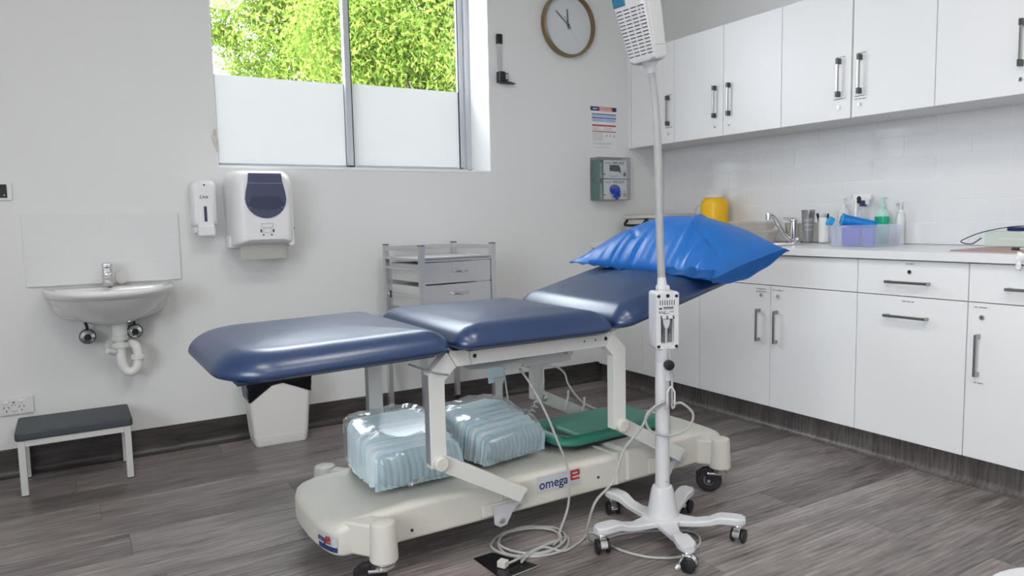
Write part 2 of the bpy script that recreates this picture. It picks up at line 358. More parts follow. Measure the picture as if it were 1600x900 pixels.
def dup(src, parent, dx, name=None):
    """a copy of a part sharing mesh data, moved by dx inside its parent"""
    c = src.copy(); C.objects.link(c); c.parent = parent; c.location = src.location + Vector(dx); WM[c.name] = WM[src.name]; return c
def rrect(x0, x1, y0, y1, r, n=6):
    rs = r if isinstance(r, (list, tuple)) else [r] * 4     # corners: x1y1, x0y1, x0y0, x1y0
    out = []
    for k, (cx, cy, a) in enumerate(((x1, y1, 0), (x0, y1, 90), (x0, y0, 180), (x1, y0, 270))):
        q = max(rs[k], 1e-4); sx = -1 if cx == x1 else 1; sy = -1 if cy == y1 else 1
        for i in range(n + 1):
            t = math.radians(a + 90 * i / n); out.append((cx + sx * q + q * math.cos(t), cy + sy * q + q * math.sin(t)))
    return out
def frame_T(o, x, y, z):
    """matrix with origin o and given local axes"""
    x, y, z = Vector(x), Vector(y), Vector(z)
    return Matrix(((x.x, y.x, z.x, o[0]), (x.y, y.y, z.y, o[1]), (x.z, y.z, z.z, o[2]), (0, 0, 0, 1)))
def smooth_path(pts, n=8):
    pts = [Vector(p) for p in pts]; out = []
    for i in range(len(pts) - 1):
        p0 = pts[max(i - 1, 0)]; p1 = pts[i]; p2 = pts[i + 1]; p3 = pts[min(i + 2, len(pts) - 1)]
        for k in range(n):
            t = k / n
            out.append(0.5 * ((2 * p1) + (p2 - p0) * t + (2 * p0 - 5 * p1 + 4 * p2 - p3) * t * t + (-p0 + 3 * p1 - 3 * p2 + p3) * t ** 3))
    out.append(pts[-1]); return out
def wall_T(x, y, z):      # on the back wall, facing the room (-y)
    return frame_T((x, y, z), (1, 0, 0), (0, 0, 1), (0, -1, 0))
def side_T(x, y, z):      # on the right wall or cabinet faces, facing -x
    return frame_T((x, y, z), (0, -1, 0), (0, 0, 1), (-1, 0, 0))

# ================================================================ SETTING
D = 3.597; T_ = 3.386; F = 2.785; U = 3.07; XL = -1.9; YF = -2.2; ZC = 3.00
WX0, WX1, WZ0, WZ1 = 0.615, 2.069, 1.322, 2.50        # window opening
WT = 0.32
b = B()
b.box(XL - 0.1, WX0, D, D + WT, FZ - 0.1, ZC + 0.1); b.box(WX1, T_ + 0.15, D, D + WT, FZ - 0.1, ZC + 0.1)
b.box(WX0, WX1, D, D + WT, FZ - 0.1, WZ0); b.box(WX0, WX1, D, D + WT, WZ1, ZC + 0.1)
struct('wall_back', b, 'wall', smooth=False)
wall_right = struct('wall_right', B().box(T_, T_ + 0.15, YF, D, FZ - 0.1, ZC + 0.1), 'wall', smooth=False)
LY0, LY1, LZ0, LZ1 = -1.15, 0.75, 0.90, 2.20        # unseen window added behind the camera's left, for light inferred from that side
b = B(); b.box(XL - 0.12, XL, YF, LY0, FZ - 0.1, ZC + 0.1); b.box(XL - 0.12, XL, LY1, D, FZ - 0.1, ZC + 0.1); b.box(XL - 0.12, XL, LY0, LY1, FZ - 0.1, LZ0); b.box(XL - 0.12, XL, LY0, LY1, LZ1, ZC + 0.1)
struct('wall_left', b, 'wall', smooth=False)
b = B(); b.box(XL - 0.11, XL - 0.04, LY0, LY0 + 0.04, LZ0, LZ1); b.box(XL - 0.11, XL - 0.04, LY1 - 0.04, LY1, LZ0, LZ1); b.box(XL - 0.11, XL - 0.04, LY0, LY1, LZ0, LZ0 + 0.04); b.box(XL - 0.11, XL - 0.04, LY0, LY1, LZ1 - 0.04, LZ1); b.box(XL - 0.10, XL - 0.05, -0.22, -0.18, LZ0, LZ1)
w2 = struct('window_2', b, 'alu', smooth=False)
for a_, c_ in ((LY0 + 0.04, -0.22), (-0.18, LY1 - 0.04)): obj('glass_pane', B().box(XL - 0.078, XL - 0.072, a_, c_, LZ0 + 0.04, LZ1 - 0.04), 'glass', w2, smooth=False)
struct('wall_front', B().box(XL - 0.12, T_ + 0.15, YF - 0.12, YF, FZ - 0.1, ZC + 0.1), 'wall', smooth=False)
struct('ceiling', B().box(XL, T_, YF, D, ZC, ZC + 0.1), 'ceil', smooth=False)
floor = struct('floor', B().box(XL, T_, YF, D, FZ - 0.06, FZ - 0.0025), 'joint', smooth=False)
# planks, laid along x
pw, plen = 0.183, 1.22
row = 0; y = D
while y > YF:
    y0 = max(y - pw, YF); off = (row * 0.47 % 1.0) * plen; x = XL - off
    while x < T_:
        a, c = max(x, XL), min(x + plen, T_)
        if c - a > 0.05:
            obj('plank', B().box(a + 0.0004, c - 0.0004, y0 + 0.0004, y - 0.0004, FZ - 0.006, FZ, 0.0006, 1), 'wood', floor)
        x += plen
    y -= pw; row += 1

# skirting with a coved foot
def coved(name, x0, x1, y0, y1, h, m, ax):
    t = 0.006; r = 0.028
    prof = [(0, 0), (r + t, 0), (r + t, 0.0015)] + [(t + r - r * math.sin(a), 0.0015 + r - r * math.cos(a)) for a in [math.radians(q) for q in range(15, 91, 15)]] + [(t, h), (0, h)]
    if ax == 'y': T = frame_T((x1, y0, FZ), (0, -1, 0), (0, 0, 1), (-1, 0, 0)); L_ = x1 - x0
    else: T = frame_T((x0, y0, FZ), (-1, 0, 0), (0, 0, 1), (0, 1, 0)); L_ = y1 - y0
    return struct(name, B().prism(prof, L_, T), m)
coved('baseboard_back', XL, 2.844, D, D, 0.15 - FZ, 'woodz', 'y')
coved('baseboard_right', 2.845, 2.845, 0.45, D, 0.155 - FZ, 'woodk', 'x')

# window: reveal lining, frame, two sliding sashes, film
GY = 3.835
win = struct('window_1')
b = B(); b.box(WX0 - 0.001, WX0 + 0.006, D + 0.001, GY, WZ0, WZ1); b.box(WX1 - 0.006, WX1 + 0.001, D + 0.001, GY, WZ0, WZ1); b.box(WX0, WX1, D - 0.004, GY, WZ0 - 0.004, WZ0 + 0.008, 0.002); b.box(WX0, WX1, D + 0.001, GY, WZ1 - 0.006, WZ1)
obj('reveal_lining', b, 'reveal', win)
b = B(); b.box(WX0, WX0 + 0.035, GY - 0.02, GY + 0.07, WZ0, WZ1, 0.002); b.box(WX1 - 0.035, WX1, GY - 0.02, GY + 0.07, WZ0, WZ1, 0.002)
b.box(WX0, WX1, GY - 0.02, GY + 0.07, WZ0, WZ0 + 0.03, 0.002); b.box(WX0, WX1, GY - 0.02, GY + 0.07, WZ1 - 0.035, WZ1, 0.002)
b.box(WX1 - 0.055, WX1 - 0.035, GY - 0.002, GY + 0.06, WZ0, WZ1, 0.002)
obj('window_frame', b, 'alu', win)
MX = 1.338
def sash(x0, x1, y, wl, wr):
    b = B(); z0, z1 = WZ0 + 0.028, WZ1 - 0.03
    b.box(x0, x0 + wl, y - 0.012, y + 0.012, z0, z1, 0.0015); b.box(x1 - wr, x1, y - 0.012, y + 0.012, z0, z1, 0.0015)
    b.box(x0, x1, y - 0.012, y + 0.012, z0, z0 + 0.012, 0.0015); b.box(x0, x1, y - 0.012, y + 0.012, z1 - 0.03, z1, 0.0015)
    s_ = obj('sash', b, 'alu', win)
    obj('glass_pane', B().box(x0 + wl, x1 - wr, y - 0.003, y + 0.003, z0 + 0.012, z1 - 0.03), 'glass', s_, smooth=False)
    obj('frosted_film', B().box(x0 + wl, x1 - wr, y - 0.0046, y - 0.0034, z0 + 0.012, 1.795), 'film', s_, smooth=False)
    g = B(); g.box(x0 + wl - 0.001, x0 + wl + 0.004, y - 0.0125, y - 0.005, z0, z1); g.box(x1 - wr - 0.004, x1 - wr + 0.001, y - 0.0125, y - 0.005, z0, z1)
    obj('gasket', g, 'gasket', s_, smooth=False)
    return s_
sash(WX0 + 0.03, MX + 0.018, GY + 0.045, 0.02, 0.03)
sash(MX - 0.018, WX1 - 0.05, GY + 0.012, 0.032, 0.02)
# blind chain and its tie-down at the left of the window
t = thing('blind_chain', 'thin white blind chain with cleat hanging at left edge of window', 'blind chain', (0.62, 3.59, 1.40))
b = B()
for k in range(150): b.sphere((0.612 + 0.004 * math.sin(k * 0.05), 3.585, 1.49 + k * 0.0065), 0.0022, seg=6)
obj('chain', b, 'white', t)
b = B(); b.prism([(-0.006, 0), (0.006, 0), (0.006, 0.075), (0, 0.085), (-0.006, 0.075)], 0.006, wall_T(0.622, 3.592, 1.39) @ Matrix.Rotation(0.25, 4, 'Z'), 0.001); b.box(0.606, 0.616, 3.580, 3.594, 1.465, 1.492, 0.002)
obj('cleat', b, 'creamtray', t)

# right wall tiles (running bond) on a grout bed
g0 = 0.904; th = 0.1005; tl_ = 0.3015
grout = obj('grout_bed', B().box(T_ - 0.0098, T_ + 0.001, 0.45, D, g0, 1.50), 'grout', wall_right, smooth=False)
cache = {}
for k in range(6):
    z0 = g0 + k * th; z1 = min(z0 + th, 1.49)
    ys = 1.6856 + (tl_ / 2 if k % 2 else 0.0) + (0 if k % 2 == 0 else 0)
    if k % 2 == 0: ys = 1.6856
    y = ys - tl_ * 10
    while y < D:
        a, c = max(y, 0.45), min(y + tl_, D - 0.001)
        if c - a > 0.02 and z1 - z0 > 0.01:
            key = (round(c - a, 3), round(z1 - z0, 3))
            if key not in cache:
                o = obj('tile', B().box(-0.0045, 0.0045, -(c - a) / 2 + 0.0014, (c - a) / 2 - 0.0014, 0.0014, z1 - z0 - 0.0014, 0.0013, 2), 'tile', wall_right); cache[key] = o
            else:
                o = cache[key].copy(); C.objects.link(o); o.parent = wall_right
            o.location = (T_ - 0.0075, (a + c) / 2, z0); o.rotation_euler = (0, 0, random.uniform(-1, 1) * 0.0010)
        y += tl_

# splashback tiles above the basin
sb = thing('splashback', 'low panel of white tiles in three rows above wall basin', 'splashback', (0.137, D, 0.815))
obj('grout_bed', B().box(-0.155, 0.433, D - 0.0092, D, 0.8155, 1.1155, 0.001), 'grout', sb)
for k, cuts in enumerate(((-0.155, 0.137, 0.433), (-0.155, -0.009, 0.286, 0.433), (-0.155, 0.143, 0.433))):
    for a, c in zip(cuts, cuts[1:]):
        z0 = 0.815 + k * 0.1005
        obj('tile', B().box(a + 0.001, c - 0.001, D - 0.011, D - 0.004, z0 + 0.001, z0 + 0.0995, 0.0012), 'tile2', sb)

# ceiling lamps of the room (above the frame): recessed panels
for i, (lx, ly) in enumerate(((-0.3, 0.95), (1.15, 0.95), (-0.3, -0.75), (1.15, -0.75))):
    t = thing('ceiling_lamp', 'square recessed ceiling light panel, %s' % ('left one over the couch', 'right one over the couch', 'left one at the rear', 'right one at the rear')[i], 'ceiling light', (lx, ly, ZC))
    obj('lamp_frame', B().box(lx - 0.31, lx + 0.31, ly - 0.31, ly + 0.31, ZC - 0.012, ZC - 0.0005, 0.003), 'lampframe', t)
    obj('diffuser', B().box(lx - 0.29, lx + 0.29, ly - 0.29, ly + 0.29, ZC - 0.015, ZC - 0.0118), 'lamp', t, smooth=False)
#PART2

# ================================================================ OUTSIDE
b = B(); b.box(-12, 20, D + WT + 0.02, 30, -0.35, -0.25); b.box(-20, XL - 0.14, -12, D + WT + 0.01, -0.35, -0.25); struct('ground_outside', b, 'concrete', smooth=False)
t = thing('garden_wall', 'low peach rendered garden wall beyond the frosted window', 'wall', (6, 10, -0.25))
obj('wall_face', B().box(3.2, 16.0, 10.6, 10.8, -0.25, 1.7), 'fence', t, smooth=False)
obj('coping', B().box(3.15, 16.0, 10.56, 10.84, 1.7, 1.76, 0.01), 'concrete', t)

def tree(name, label, cx, cy, cz, rx, ry, rz, nclump, per, seed, ls=1.0):
    rnd = random.Random(seed)
    t = thing(name, label, 'tree', (cx, cy, -0.25))
    b = B(); b.tube(smooth_path([(cx, cy, -0.25), (cx + 0.1, cy, 1.2), (cx - 0.05, cy + 0.1, 2.6), (cx + 0.1, cy, cz)], 5), [0.11 - 0.0055 * i for i in range(16)], 10)
    for k in range(11):
        a = rnd.uniform(0, 2 * PI); z = rnd.uniform(1.4, 3.2); e = rnd.uniform(0.5, 0.95)
        p = Vector((cx, cy, z)); q = Vector((cx + rx * e * math.cos(a), cy + ry * e * math.sin(a), z + rnd.uniform(0.4, 1.6)))
        mid = (p + q) / 2 + Vector((0, 0, 0.2)); b.tube(smooth_path([p, mid, q], 4), [0.026 - 0.0025 * i for i in range(9)], 6)
    obj('trunk', b, 'bark', t)
    V = []; Fc = []
    for c in range(nclump):
        while True:
            q = Vector((rnd.uniform(-1, 1), rnd.uniform(-1, 1), rnd.uniform(-1, 1)))
            if 0.15 < q.length < 1: break
        c0 = Vector((cx + q.x * rx, cy + q.y * ry, cz + q.z * rz)); R0 = rnd.uniform(0.16, 0.34)
        for k in range(per):
            d = Vector((rnd.gauss(0, 1), rnd.gauss(0, 1), rnd.gauss(0, 0.8))) * R0 * 0.6
            p = c0 + d; L_ = rnd.uniform(0.05, 0.095) * ls; w = L_ * rnd.uniform(0.30, 0.42)
            dirv = Vector((rnd.gauss(0, 1), rnd.gauss(0, 1), rnd.gauss(-0.9, 0.6))).normalized()
            s = dirv.cross(Vector((rnd.gauss(0, 1), rnd.gauss(0, 1), rnd.gauss(0, 1)))).normalized(); nn = dirv.cross(s)
            i = len(V)
            V += [p, p + dirv * L_ * 0.45 + s * w * 0.5 + nn * 0.008, p + dirv * L_ * 0.5, p + dirv * L_ * 0.45 - s * w * 0.5 + nn * 0.008, p + dirv * L_ - nn * 0.012]
            Fc += [(i, i + 1, i + 2), (i, i + 2, i + 3), (i + 1, i + 4, i + 2), (i + 2, i + 4, i + 3)]
    me = bpy.data.meshes.new('foliage'); P = WM[t.name].inverted(); me.from_pydata([P @ v for v in V], [], Fc); me.materials.append(M['leaf'])
    o = bpy.data.objects.new('foliage', me); C.objects.link(o); o.parent = t; o['kind'] = 'stuff'
    return t
tree('leafy_tree', 'dense lime green tree filling the right window pane', 4.05, 8.6, 3.25, 1.55, 1.1, 1.35, 520, 135, 3, 1.0)
tree('leafy_tree', 'looser lime green tree with sky gaps behind the left window pane', 3.85, 12.6, 4.25, 1.75, 1.2, 1.45, 300, 120, 11, 1.3)

# ================================================================ CABINETS (right wall)
def v_handle(b, x, y, z0, z1, out=0.03, w=0.011):
    """flat bow handle standing off a face that looks to -x"""
    b.box(x - out, x - out + 0.006, y - w / 2, y + w / 2, z0, z1, 0.002)
    for z in (z0, z1 - 0.016): b.box(x - out + 0.004, x, y - w / 2, y + w / 2, z, z + 0.016, 0.002)
def lockset(door, x, y, z, r=0.0095):
    obj('keyhole', B().box(-0.0012, 0.0012, -0.0035, 0.0035, 0.0058, 0.0064, T=side_T(x, y, z)), 'slot', door)
    l = obj('lock', B().lathe([(r, 0), (r, 0.003), (r * 0.86, 0.0055), (r * 0.7, 0.006)], side_T(x, y, z), 20), 'chrome', door)
    return l
def print_lines(parent, x, y, z, w, n=1, h=0.005):
    """label tape with a line of tiny dark print"""
    tp = B(); 
    for k in range(n): tp.box(x - 0.0004, x + 0.0001, y - w / 2 - 0.006, y + w / 2 + 0.006, z - k * 0.013 - h * 0.9, z - k * 0.013 + h * 0.9)
    o = obj('label_tape', tp, 'sticker', parent, smooth=False)
    rnd = random.Random(int(y * 1000 + z * 77)); b = B()
    for k in range(n):
        q = -w / 2
        while q < w / 2 - 0.003:
            l = rnd.uniform(0.0022, 0.0036); b.box(x - 0.0008, x - 0.0003, y - q - l, y - q, z - k * 0.013 - h * 0.32, z - k * 0.013 + h * 0.32); q += l + 0.0013
            if rnd.random() < 0.16: q += 0.004
    obj('print', b, 'ink', parent, smooth=False)

G = 0.0016
def upper_unit(y0, y1, doors, label):
    """doors: list of (ya, yb, handle y, tape above, tape below)"""
    t = thing('wall_cabinet', label, 'cabinet', (U + 0.16, (y0 + y1) / 2, 1.484), 0, 'white wall cabinets')
    b = B(); b.box(U + 0.020, T_ - 0.001, y0 + 0.0006, y1 - 0.0006, 1.484, 2.067)
    obj('carcass', b, 'carc', t, smooth=False)
    for ya, yb, hy, ta, tb in doors:
        d = obj('door', B().box(U, U + 0.018, ya + G, yb - G, 1.484, 2.067, 0.0012, 1), 'lam', t)
        if hy is None: continue
        h = B(); h.box(U - 0.024, U - 0.016, hy - 0.0055, hy + 0.0055, 1.602, 1.738, 0.0015)
        obj('handle', h, 'handle', d)
        for z in (1.584, 1.731): obj('handle_end', B().box(U - 0.026, U, hy - 0.0068, hy + 0.0068, z, z + 0.025, 0.0015), 'handledk', d)
        lockset(d, U, hy + 0.0005, 1.537)
        if ta: print_lines(d, U, hy - 0.002, 1.762, 0.045)
        if tb: print_lines(d, U, hy - 0.002, 1.575, 0.055, tb)
    return t
upper_unit(3.19, 3.57, [(3.19, 3.566, 3.231, 1, 1)], 'white wall cabinet with one door, in the corner beside the back wall')
upper_unit(2.44, 3.19, [(2.815, 3.19, 2.87, 0, 0), (2.44, 2.815, 2.77, 0, 0)], 'white two-door wall cabinet second from corner, handles without label strips')
upper_unit(1.687, 2.44, [(2.0625, 2.44, 2.120, 1, 1), (1.687, 2.0575, 2.016, 1, 2)], 'white two-door wall cabinet with label strips around both handles')
upper_unit(0.93, 1.687, [(1.31, 1.687, 1.37, 0, 0), (0.93, 1.31, 1.255, 0, 0)], 'white two-door wall cabinet at the right edge of the photo')
struct('trim_1', B().box(U + 0.003, T_ - 0.001, 3.5705, D - 0.0005, 1.484, 2.067), 'lam', smooth=False)
struct('trim_2', B().box(F + 0.004, F + 0.022, 3.551, D - 0.0005, 0.155, 0.869), 'lam', smooth=False)

CB = 0.869; CT = 0.902
def base_unit(y0, y1, label):
    t = thing('base_cabinet', label, 'cabinet', (F + 0.3, (y0 + y1) / 2, 0.15), 0, 'white base cabinets under the benchtop')
    ya, yb, za, zb = y0 + 0.0006, y1 - 0.0006, 0.155, CB - 0.0035
    b = B(); b.box(F + 0.020, T_ - 0.001, ya, ya + 0.016, za, zb); b.box(F + 0.020, T_ - 0.001, yb - 0.016, yb, za, zb); b.box(F + 0.020, T_ - 0.001, ya, yb, za, za + 0.016); b.box(T_ - 0.009, T_ - 0.001, ya, yb, za, zb); b.box(F + 0.020, F + 0.038, ya, yb, zb - 0.06, zb)
    obj('carcass', b, 'carc', t, smooth=False)
    return t
def front(t, name, ya, yb, za, zb): return obj(name, B().box(F, F + 0.018, ya + G, yb - G, za, zb, 0.0012, 1), 'lam', t)
ZD = 0.725; ZT = CB - 0.0045
t = base_unit(2.701, 3.55, 'white corner base cabinet with plain doors, nearest the back wall')
front(t, 'false_front', 2.701, 3.55, ZD + G, ZT); front(t, 'door', 3.15, 3.55, 0.150, ZD - G); front(t, 'door', 2.701, 3.15, 0.150, ZD - G)
t = base_unit(1.82, 2.701, 'white two-door base cabinet below the sink with a plain top panel')
front(t, 'false_front', 1.82, 2.701, ZD + G, ZT)
for ya, yb, hy, ly, n in ((2.256, 2.701, 2.317, 2.308, 2), (1.82, 2.256, 2.217, 2.213, 1)):
    d = front(t, 'door', ya, yb, 0.150, ZD - G)
    h = B(); v_handle(h, F, hy, 0.457, 0.611); obj('handle', h, 'handle', d)
    lockset(d, F, ly, 0.677); print_lines(d, F, ly + 0.0, 0.705, 0.055, n)
def h_handle(d, z, ya, yb):
    h = B(); h.box(F - 0.030, F - 0.024, ya, yb, z - 0.0055, z + 0.0055, 0.002)
    for y in (ya, yb - 0.016): h.box(F - 0.026, F, y, y + 0.016, z - 0.0055, z + 0.0055, 0.002)
    obj('handle', h, 'handle', d)
t = base_unit(1.384, 1.82, 'white drawer base cabinet, shallow drawer above a deep one')
d = front(t, 'drawer', 1.384, 1.82, ZD + G, ZT); h_handle(d, 0.781, 1.520, 1.690); lockset(d, F, 1.601, 0.822); print_lines(d, F, 1.601, 0.853, 0.03)
d = front(t, 'drawer', 1.384, 1.82, 0.150, ZD - G); h_handle(d, 0.646, 1.522, 1.692); print_lines(d, F, 1.605, 0.706, 0.045)
t = base_unit(0.948, 1.384, 'white base cabinet with drawer over door at the right edge')
d = front(t, 'drawer', 0.948, 1.384, ZD + G, ZT); h_handle(d, 0.781, 1.08, 1.254)
d = front(t, 'door', 0.948, 1.384, 0.150, ZD - G); h = B(); v_handle(h, F, 1.341, 0.457, 0.611); obj('handle', h, 'handle', d); lockset(d, F, 1.333, 0.672, 0.010); print_lines(d, F, 1.338, 0.708, 0.045); print_lines(d, F, 1.338, 0.432, 0.03)
t = base_unit(0.45, 0.948, 'white base cabinet with one plain door, outside the photo on the right')
front(t, 'false_front', 0.45, 0.948, ZD + G, ZT); front(t, 'door', 0.45, 0.948, 0.150, ZD - G)
# worktop with a sink cut-out made of strips so the bowl is real
SX0, SX1, SY0, SY1 = 2.84, 3.10, 2.50, 2.92
b = B(); b.box(F - 0.020, SX0, 0.45, D - 0.0005, CB, CT, 0.003); b.box(SX1, T_ - 0.012, 0.45, D - 0.0005, CB, CT); b.box(SX0, SX1, 0.45, SY0, CB, CT); b.box(SX0, SX1, SY1, D - 0.0005, CB, CT)
tag(obj('worktop', b, 'bench'), 'long light grey-white laminate worktop above the base cabinets', 'worktop')
t = thing('sink', 'stainless steel inset sink with drainer half hidden behind blue pillow', 'sink', (3.08, 2.7, CT))
b = B(); r0 = rrect(SX0 - 0.02, SX1 + 0.06, 2.30, SY1 + 0.02, 0.05)
inn = rrect(SX0 + 0.012, SX1 - 0.012, SY0 + 0.012, SY1 - 0.012, 0.05)
b.rings([[(*p, CT + 0.0005) for p in r0], [(*p, CT + 0.005) for p in rrect(SX0 - 0.015, SX1 + 0.055, 2.305, SY1 + 0.015, 0.047)], [(*p, CT + 0.005) for p in inn], [(*p, CT - 0.14) for p in rrect(SX0 + 0.03, SX1 - 0.03, SY0 + 0.03, SY1 - 0.03, 0.05)]], caps=False)
b.box(SX0 + 0.03, SX1 - 0.03, SY0 + 0.03, SY1 - 0.03, CT - 0.143, CT - 0.139)
obj('bowl', b, 'steel', t)
for k in range(6): obj('drainer_rib', B().box(SX0 + 0.04 + k * 0.034, SX0 + 0.05 + k * 0.034, 2.34, 2.46, CT + 0.004, CT + 0.0065, 0.001), 'steel', t)
# mixer tap
TX, TY = 3.30, 2.530
t = thing('mixer_tap', 'chrome mixer tap with slanting spout standing behind the sink', 'tap', (TX, TY, CT))
obj('body', B().lathe([(0.026, 0.0), (0.026, 0.008), (0.021, 0.012), (0.021, 0.10), (0.019, 0.115)], Matrix.Translation((TX, TY, CT)), 24), 'chrome', t)
obj('lever', B().sphere((TX, TY, CT + 0.118), 0.0215, (1, 1, 0.75)).tube([(TX, TY, CT + 0.12), (TX - 0.02, TY + 0.03, CT + 0.128), (TX - 0.03, TY + 0.045, CT + 0.126)], [0.010, 0.007, 0.006], 10), 'chrome', t)
b = B(); b.tube(smooth_path([(TX - 0.012, TY + 0.010, CT + 0.012), (TX - 0.04, TY + 0.03, CT + 0.045), (TX - 0.09, TY + 0.045, CT + 0.125), (TX - 0.115, TY + 0.05, CT + 0.148), (TX - 0.135, TY + 0.055, CT + 0.150)], 6), [0.014] * 6 + [0.0115] * 19, 14)
b.lathe([(0.014, 0), (0.014, 0.03), (0.012, 0.034)], Matrix.Translation((TX - 0.135, TY + 0.056, CT + 0.125)), 18)
obj('spout', b, 'chrome', t)
b = B(); b.sphere((3.235, 2.455, CT + 0.02), 0.014); b.lathe([(0.018, 0.003), (0.018, 0.008), (0.008, 0.02)], Matrix.Translation((3.235, 2.455, CT)), 16)
tag(obj('plug', b, 'chrome'), 'small round chrome plug fitting beside the mixer tap', 'plug')

# ---------- things on the worktop
t = thing('sharps_container', 'yellow sharps container with pale rim and clear carry handle', 'container', (3.245, 3.035, CT))
S_ = Matrix.Translation((3.245, 3.035, CT))
obj('body', B().lathe([(0.074, 0.0), (0.077, 0.006), (0.080, 0.205), (0.078, 0.225), (0.068, 0.246), (0.054, 0.254)], S_, 40), 'yellow', t)
obj('rim', B().lathe([(0.050, 0.253), (0.052, 0.266), (0.048, 0.274), (0.02, 0.276)], S_, 32), 'pinkish', t)
b = B(); b.tube(smooth_path([(3.235, 3.108, CT + 0.215), (3.23, 3.155, CT + 0.205), (3.228, 3.175, CT + 0.16), (3.23, 3.16, CT + 0.10), (3.235, 3.108, CT + 0.09)], 6), 0.005, 8)
obj('carry_handle', b, 'clear', t)

def lidded_tub(name, label, x0, x1, y0, y1, z0, z1, m='tub', lid=None, cat='box'):
    t = thing(name, label, cat, ((x0 + x1) / 2, (y0 + y1) / 2, z0))
    b = B(); n = []
    o1 = rrect(x0 + 0.012, x1 - 0.012, y0 + 0.012, y1 - 0.012, 0.02); o2 = rrect(x0, x1, y0, y1, 0.025)
    i1 = rrect(x0 + 0.014, x1 - 0.014, y0 + 0.014, y1 - 0.014, 0.018); i2 = rrect(x0 + 0.002, x1 - 0.002, y0 + 0.002, y1 - 0.002, 0.023)
    r_ = rrect(x0 - 0.005, x1 + 0.005, y0 - 0.005, y1 + 0.005, 0.028)
    b.rings([[(*p, z0 + 0.0005) for p in o1], [(*p, z1 - 0.006) for p in o2], [(*p, z1 - 0.006) for p in r_], [(*p, z1) for p in r_], [(*p, z1) for p in i2], [(*p, z0 + 0.003) for p in i1]])
    obj('body', b, m, t)
    if lid: obj('lid', B().prism(rrect(x0 - 0.007, x1 + 0.007, y0 - 0.007, y1 + 0.007, 0.03), 0.010, Matrix.Translation((0, 0, z1 + 0.0005)), 0.002), lid, t)
    return t
# stacked clear lidded boxes left of the tap
lidded_tub('storage_box', 'low clear plastic box under another, left of the tap', 3.165, 3.272, 2.60, 2.875, CT + 0.006, CT + 0.058, 'milky', lid='milky')
lidded_tub('storage_box', 'clear lidded plastic box topmost of the stack left of the tap', 3.17, 3.268, 2.605, 2.865, CT + 0.070, CT + 0.108, 'milky', lid='milky')
lidded_tub('storage_box', 'tall narrow cream plastic box right behind the mixer tap', 3.332, 3.370, 2.40, 2.62, CT + 0.001, CT + 0.105, 'creamtray')
# cream crate with black latch handle in the corner
t = thing('latched_crate', 'grey-cream flat crate with black latch handle in the worktop corner', 'crate', (3.10, 3.40, CT))
b = B(); b.box(2.960, 3.275, 3.235, 3.500, CT + 0.001, CT + 0.140, 0.012); obj('body', b, 'creamtray', t)
b = B(); b.box(2.945, 3.290, 3.220, 3.515, CT + 0.141, CT + 0.163, 0.008); b.box(2.96, 3.275, 3.24, 3.50, CT + 0.163, CT + 0.168, 0.003); obj('lid', b, 'creamtray', t)
b = B(); b.tube(smooth_path([(2.953, 3.470, CT + 0.132), (2.935, 3.468, CT + 0.115), (2.933, 3.455, CT + 0.102), (2.933, 3.33, CT + 0.102), (2.935, 3.30, CT + 0.115), (2.953, 3.295, CT + 0.132)], 5), 0.008, 10)
b.sphere((2.950, 3.295, CT + 0.130), 0.013); b.sphere((2.950, 3.470, CT + 0.130), 0.009)
obj('latch_handle', b, 'black', t)

# grey jug with V notch
t = thing('measuring_jug', 'grey tapered jug with notched rim and three label strips', 'jug', (3.24, 2.375, CT))
J = Matrix.Translation((3.245, 2.403, CT + 0.0065)) @ Matrix.Rotation(math.radians(-128), 4, 'Z')
b = B(); nseg = 40
def jr(z): return 0.0235 + 0.0095 * z / 0.17
rs = []
for zf in (0.0, 0.03, 0.3, 0.62, 0.8, 1.0):
    ring = []
    for k in range(nseg):
        a = 2 * PI * k / nseg; aa = abs((a + PI) % (2 * PI) - PI)
        notch = 0.040 * max(0, 1 - (aa / 0.62) ** 2) if aa < 0.62 else 0
        z = min(0.165 * zf, 0.165 - notch) if zf > 0.62 else 0.165 * zf
        r = jr(z) * (0.94 if zf == 0 else 1); ring.append((r * math.cos(a) * 1.0, r * math.sin(a), z))
    rs.append(ring)
b.rings(rs, caps=False, T=J); b.bm.faces.ensure_lookup_table()
bmesh.ops.solidify(b.bm, geom=b.bm.faces[:], thickness=0.0018); b.lathe([(0.021, 0.001), (0.021, 0.003)], J, 32)
obj('body', b, 'greysilver', t)
for z, n in ((0.112, 'text'), (0.088, 'text'), (0.064, 'text')):
    b = B(); rr = jr(z) + 0.0012
    b.grid(lambda u, v: Vector((rr * math.cos(-0.75 + 1.5 * u), rr * math.sin(-0.75 + 1.5 * u), z - 0.004 + 0.008 * v)), 10, 1, J); obj('label_tape', b, 'silver', t)
    b = B()
    for q in range(12):
        a0 = -0.55 + q * 0.095
        b.grid(lambda u, v: Vector(((rr + 0.0006) * math.cos(a0 + 0.06 * u), (rr + 0.0006) * math.sin(a0 + 0.06 * u), z - 0.0016 + 0.0032 * v)), 1, 1, J)
    obj('print', b, 'ink', t)
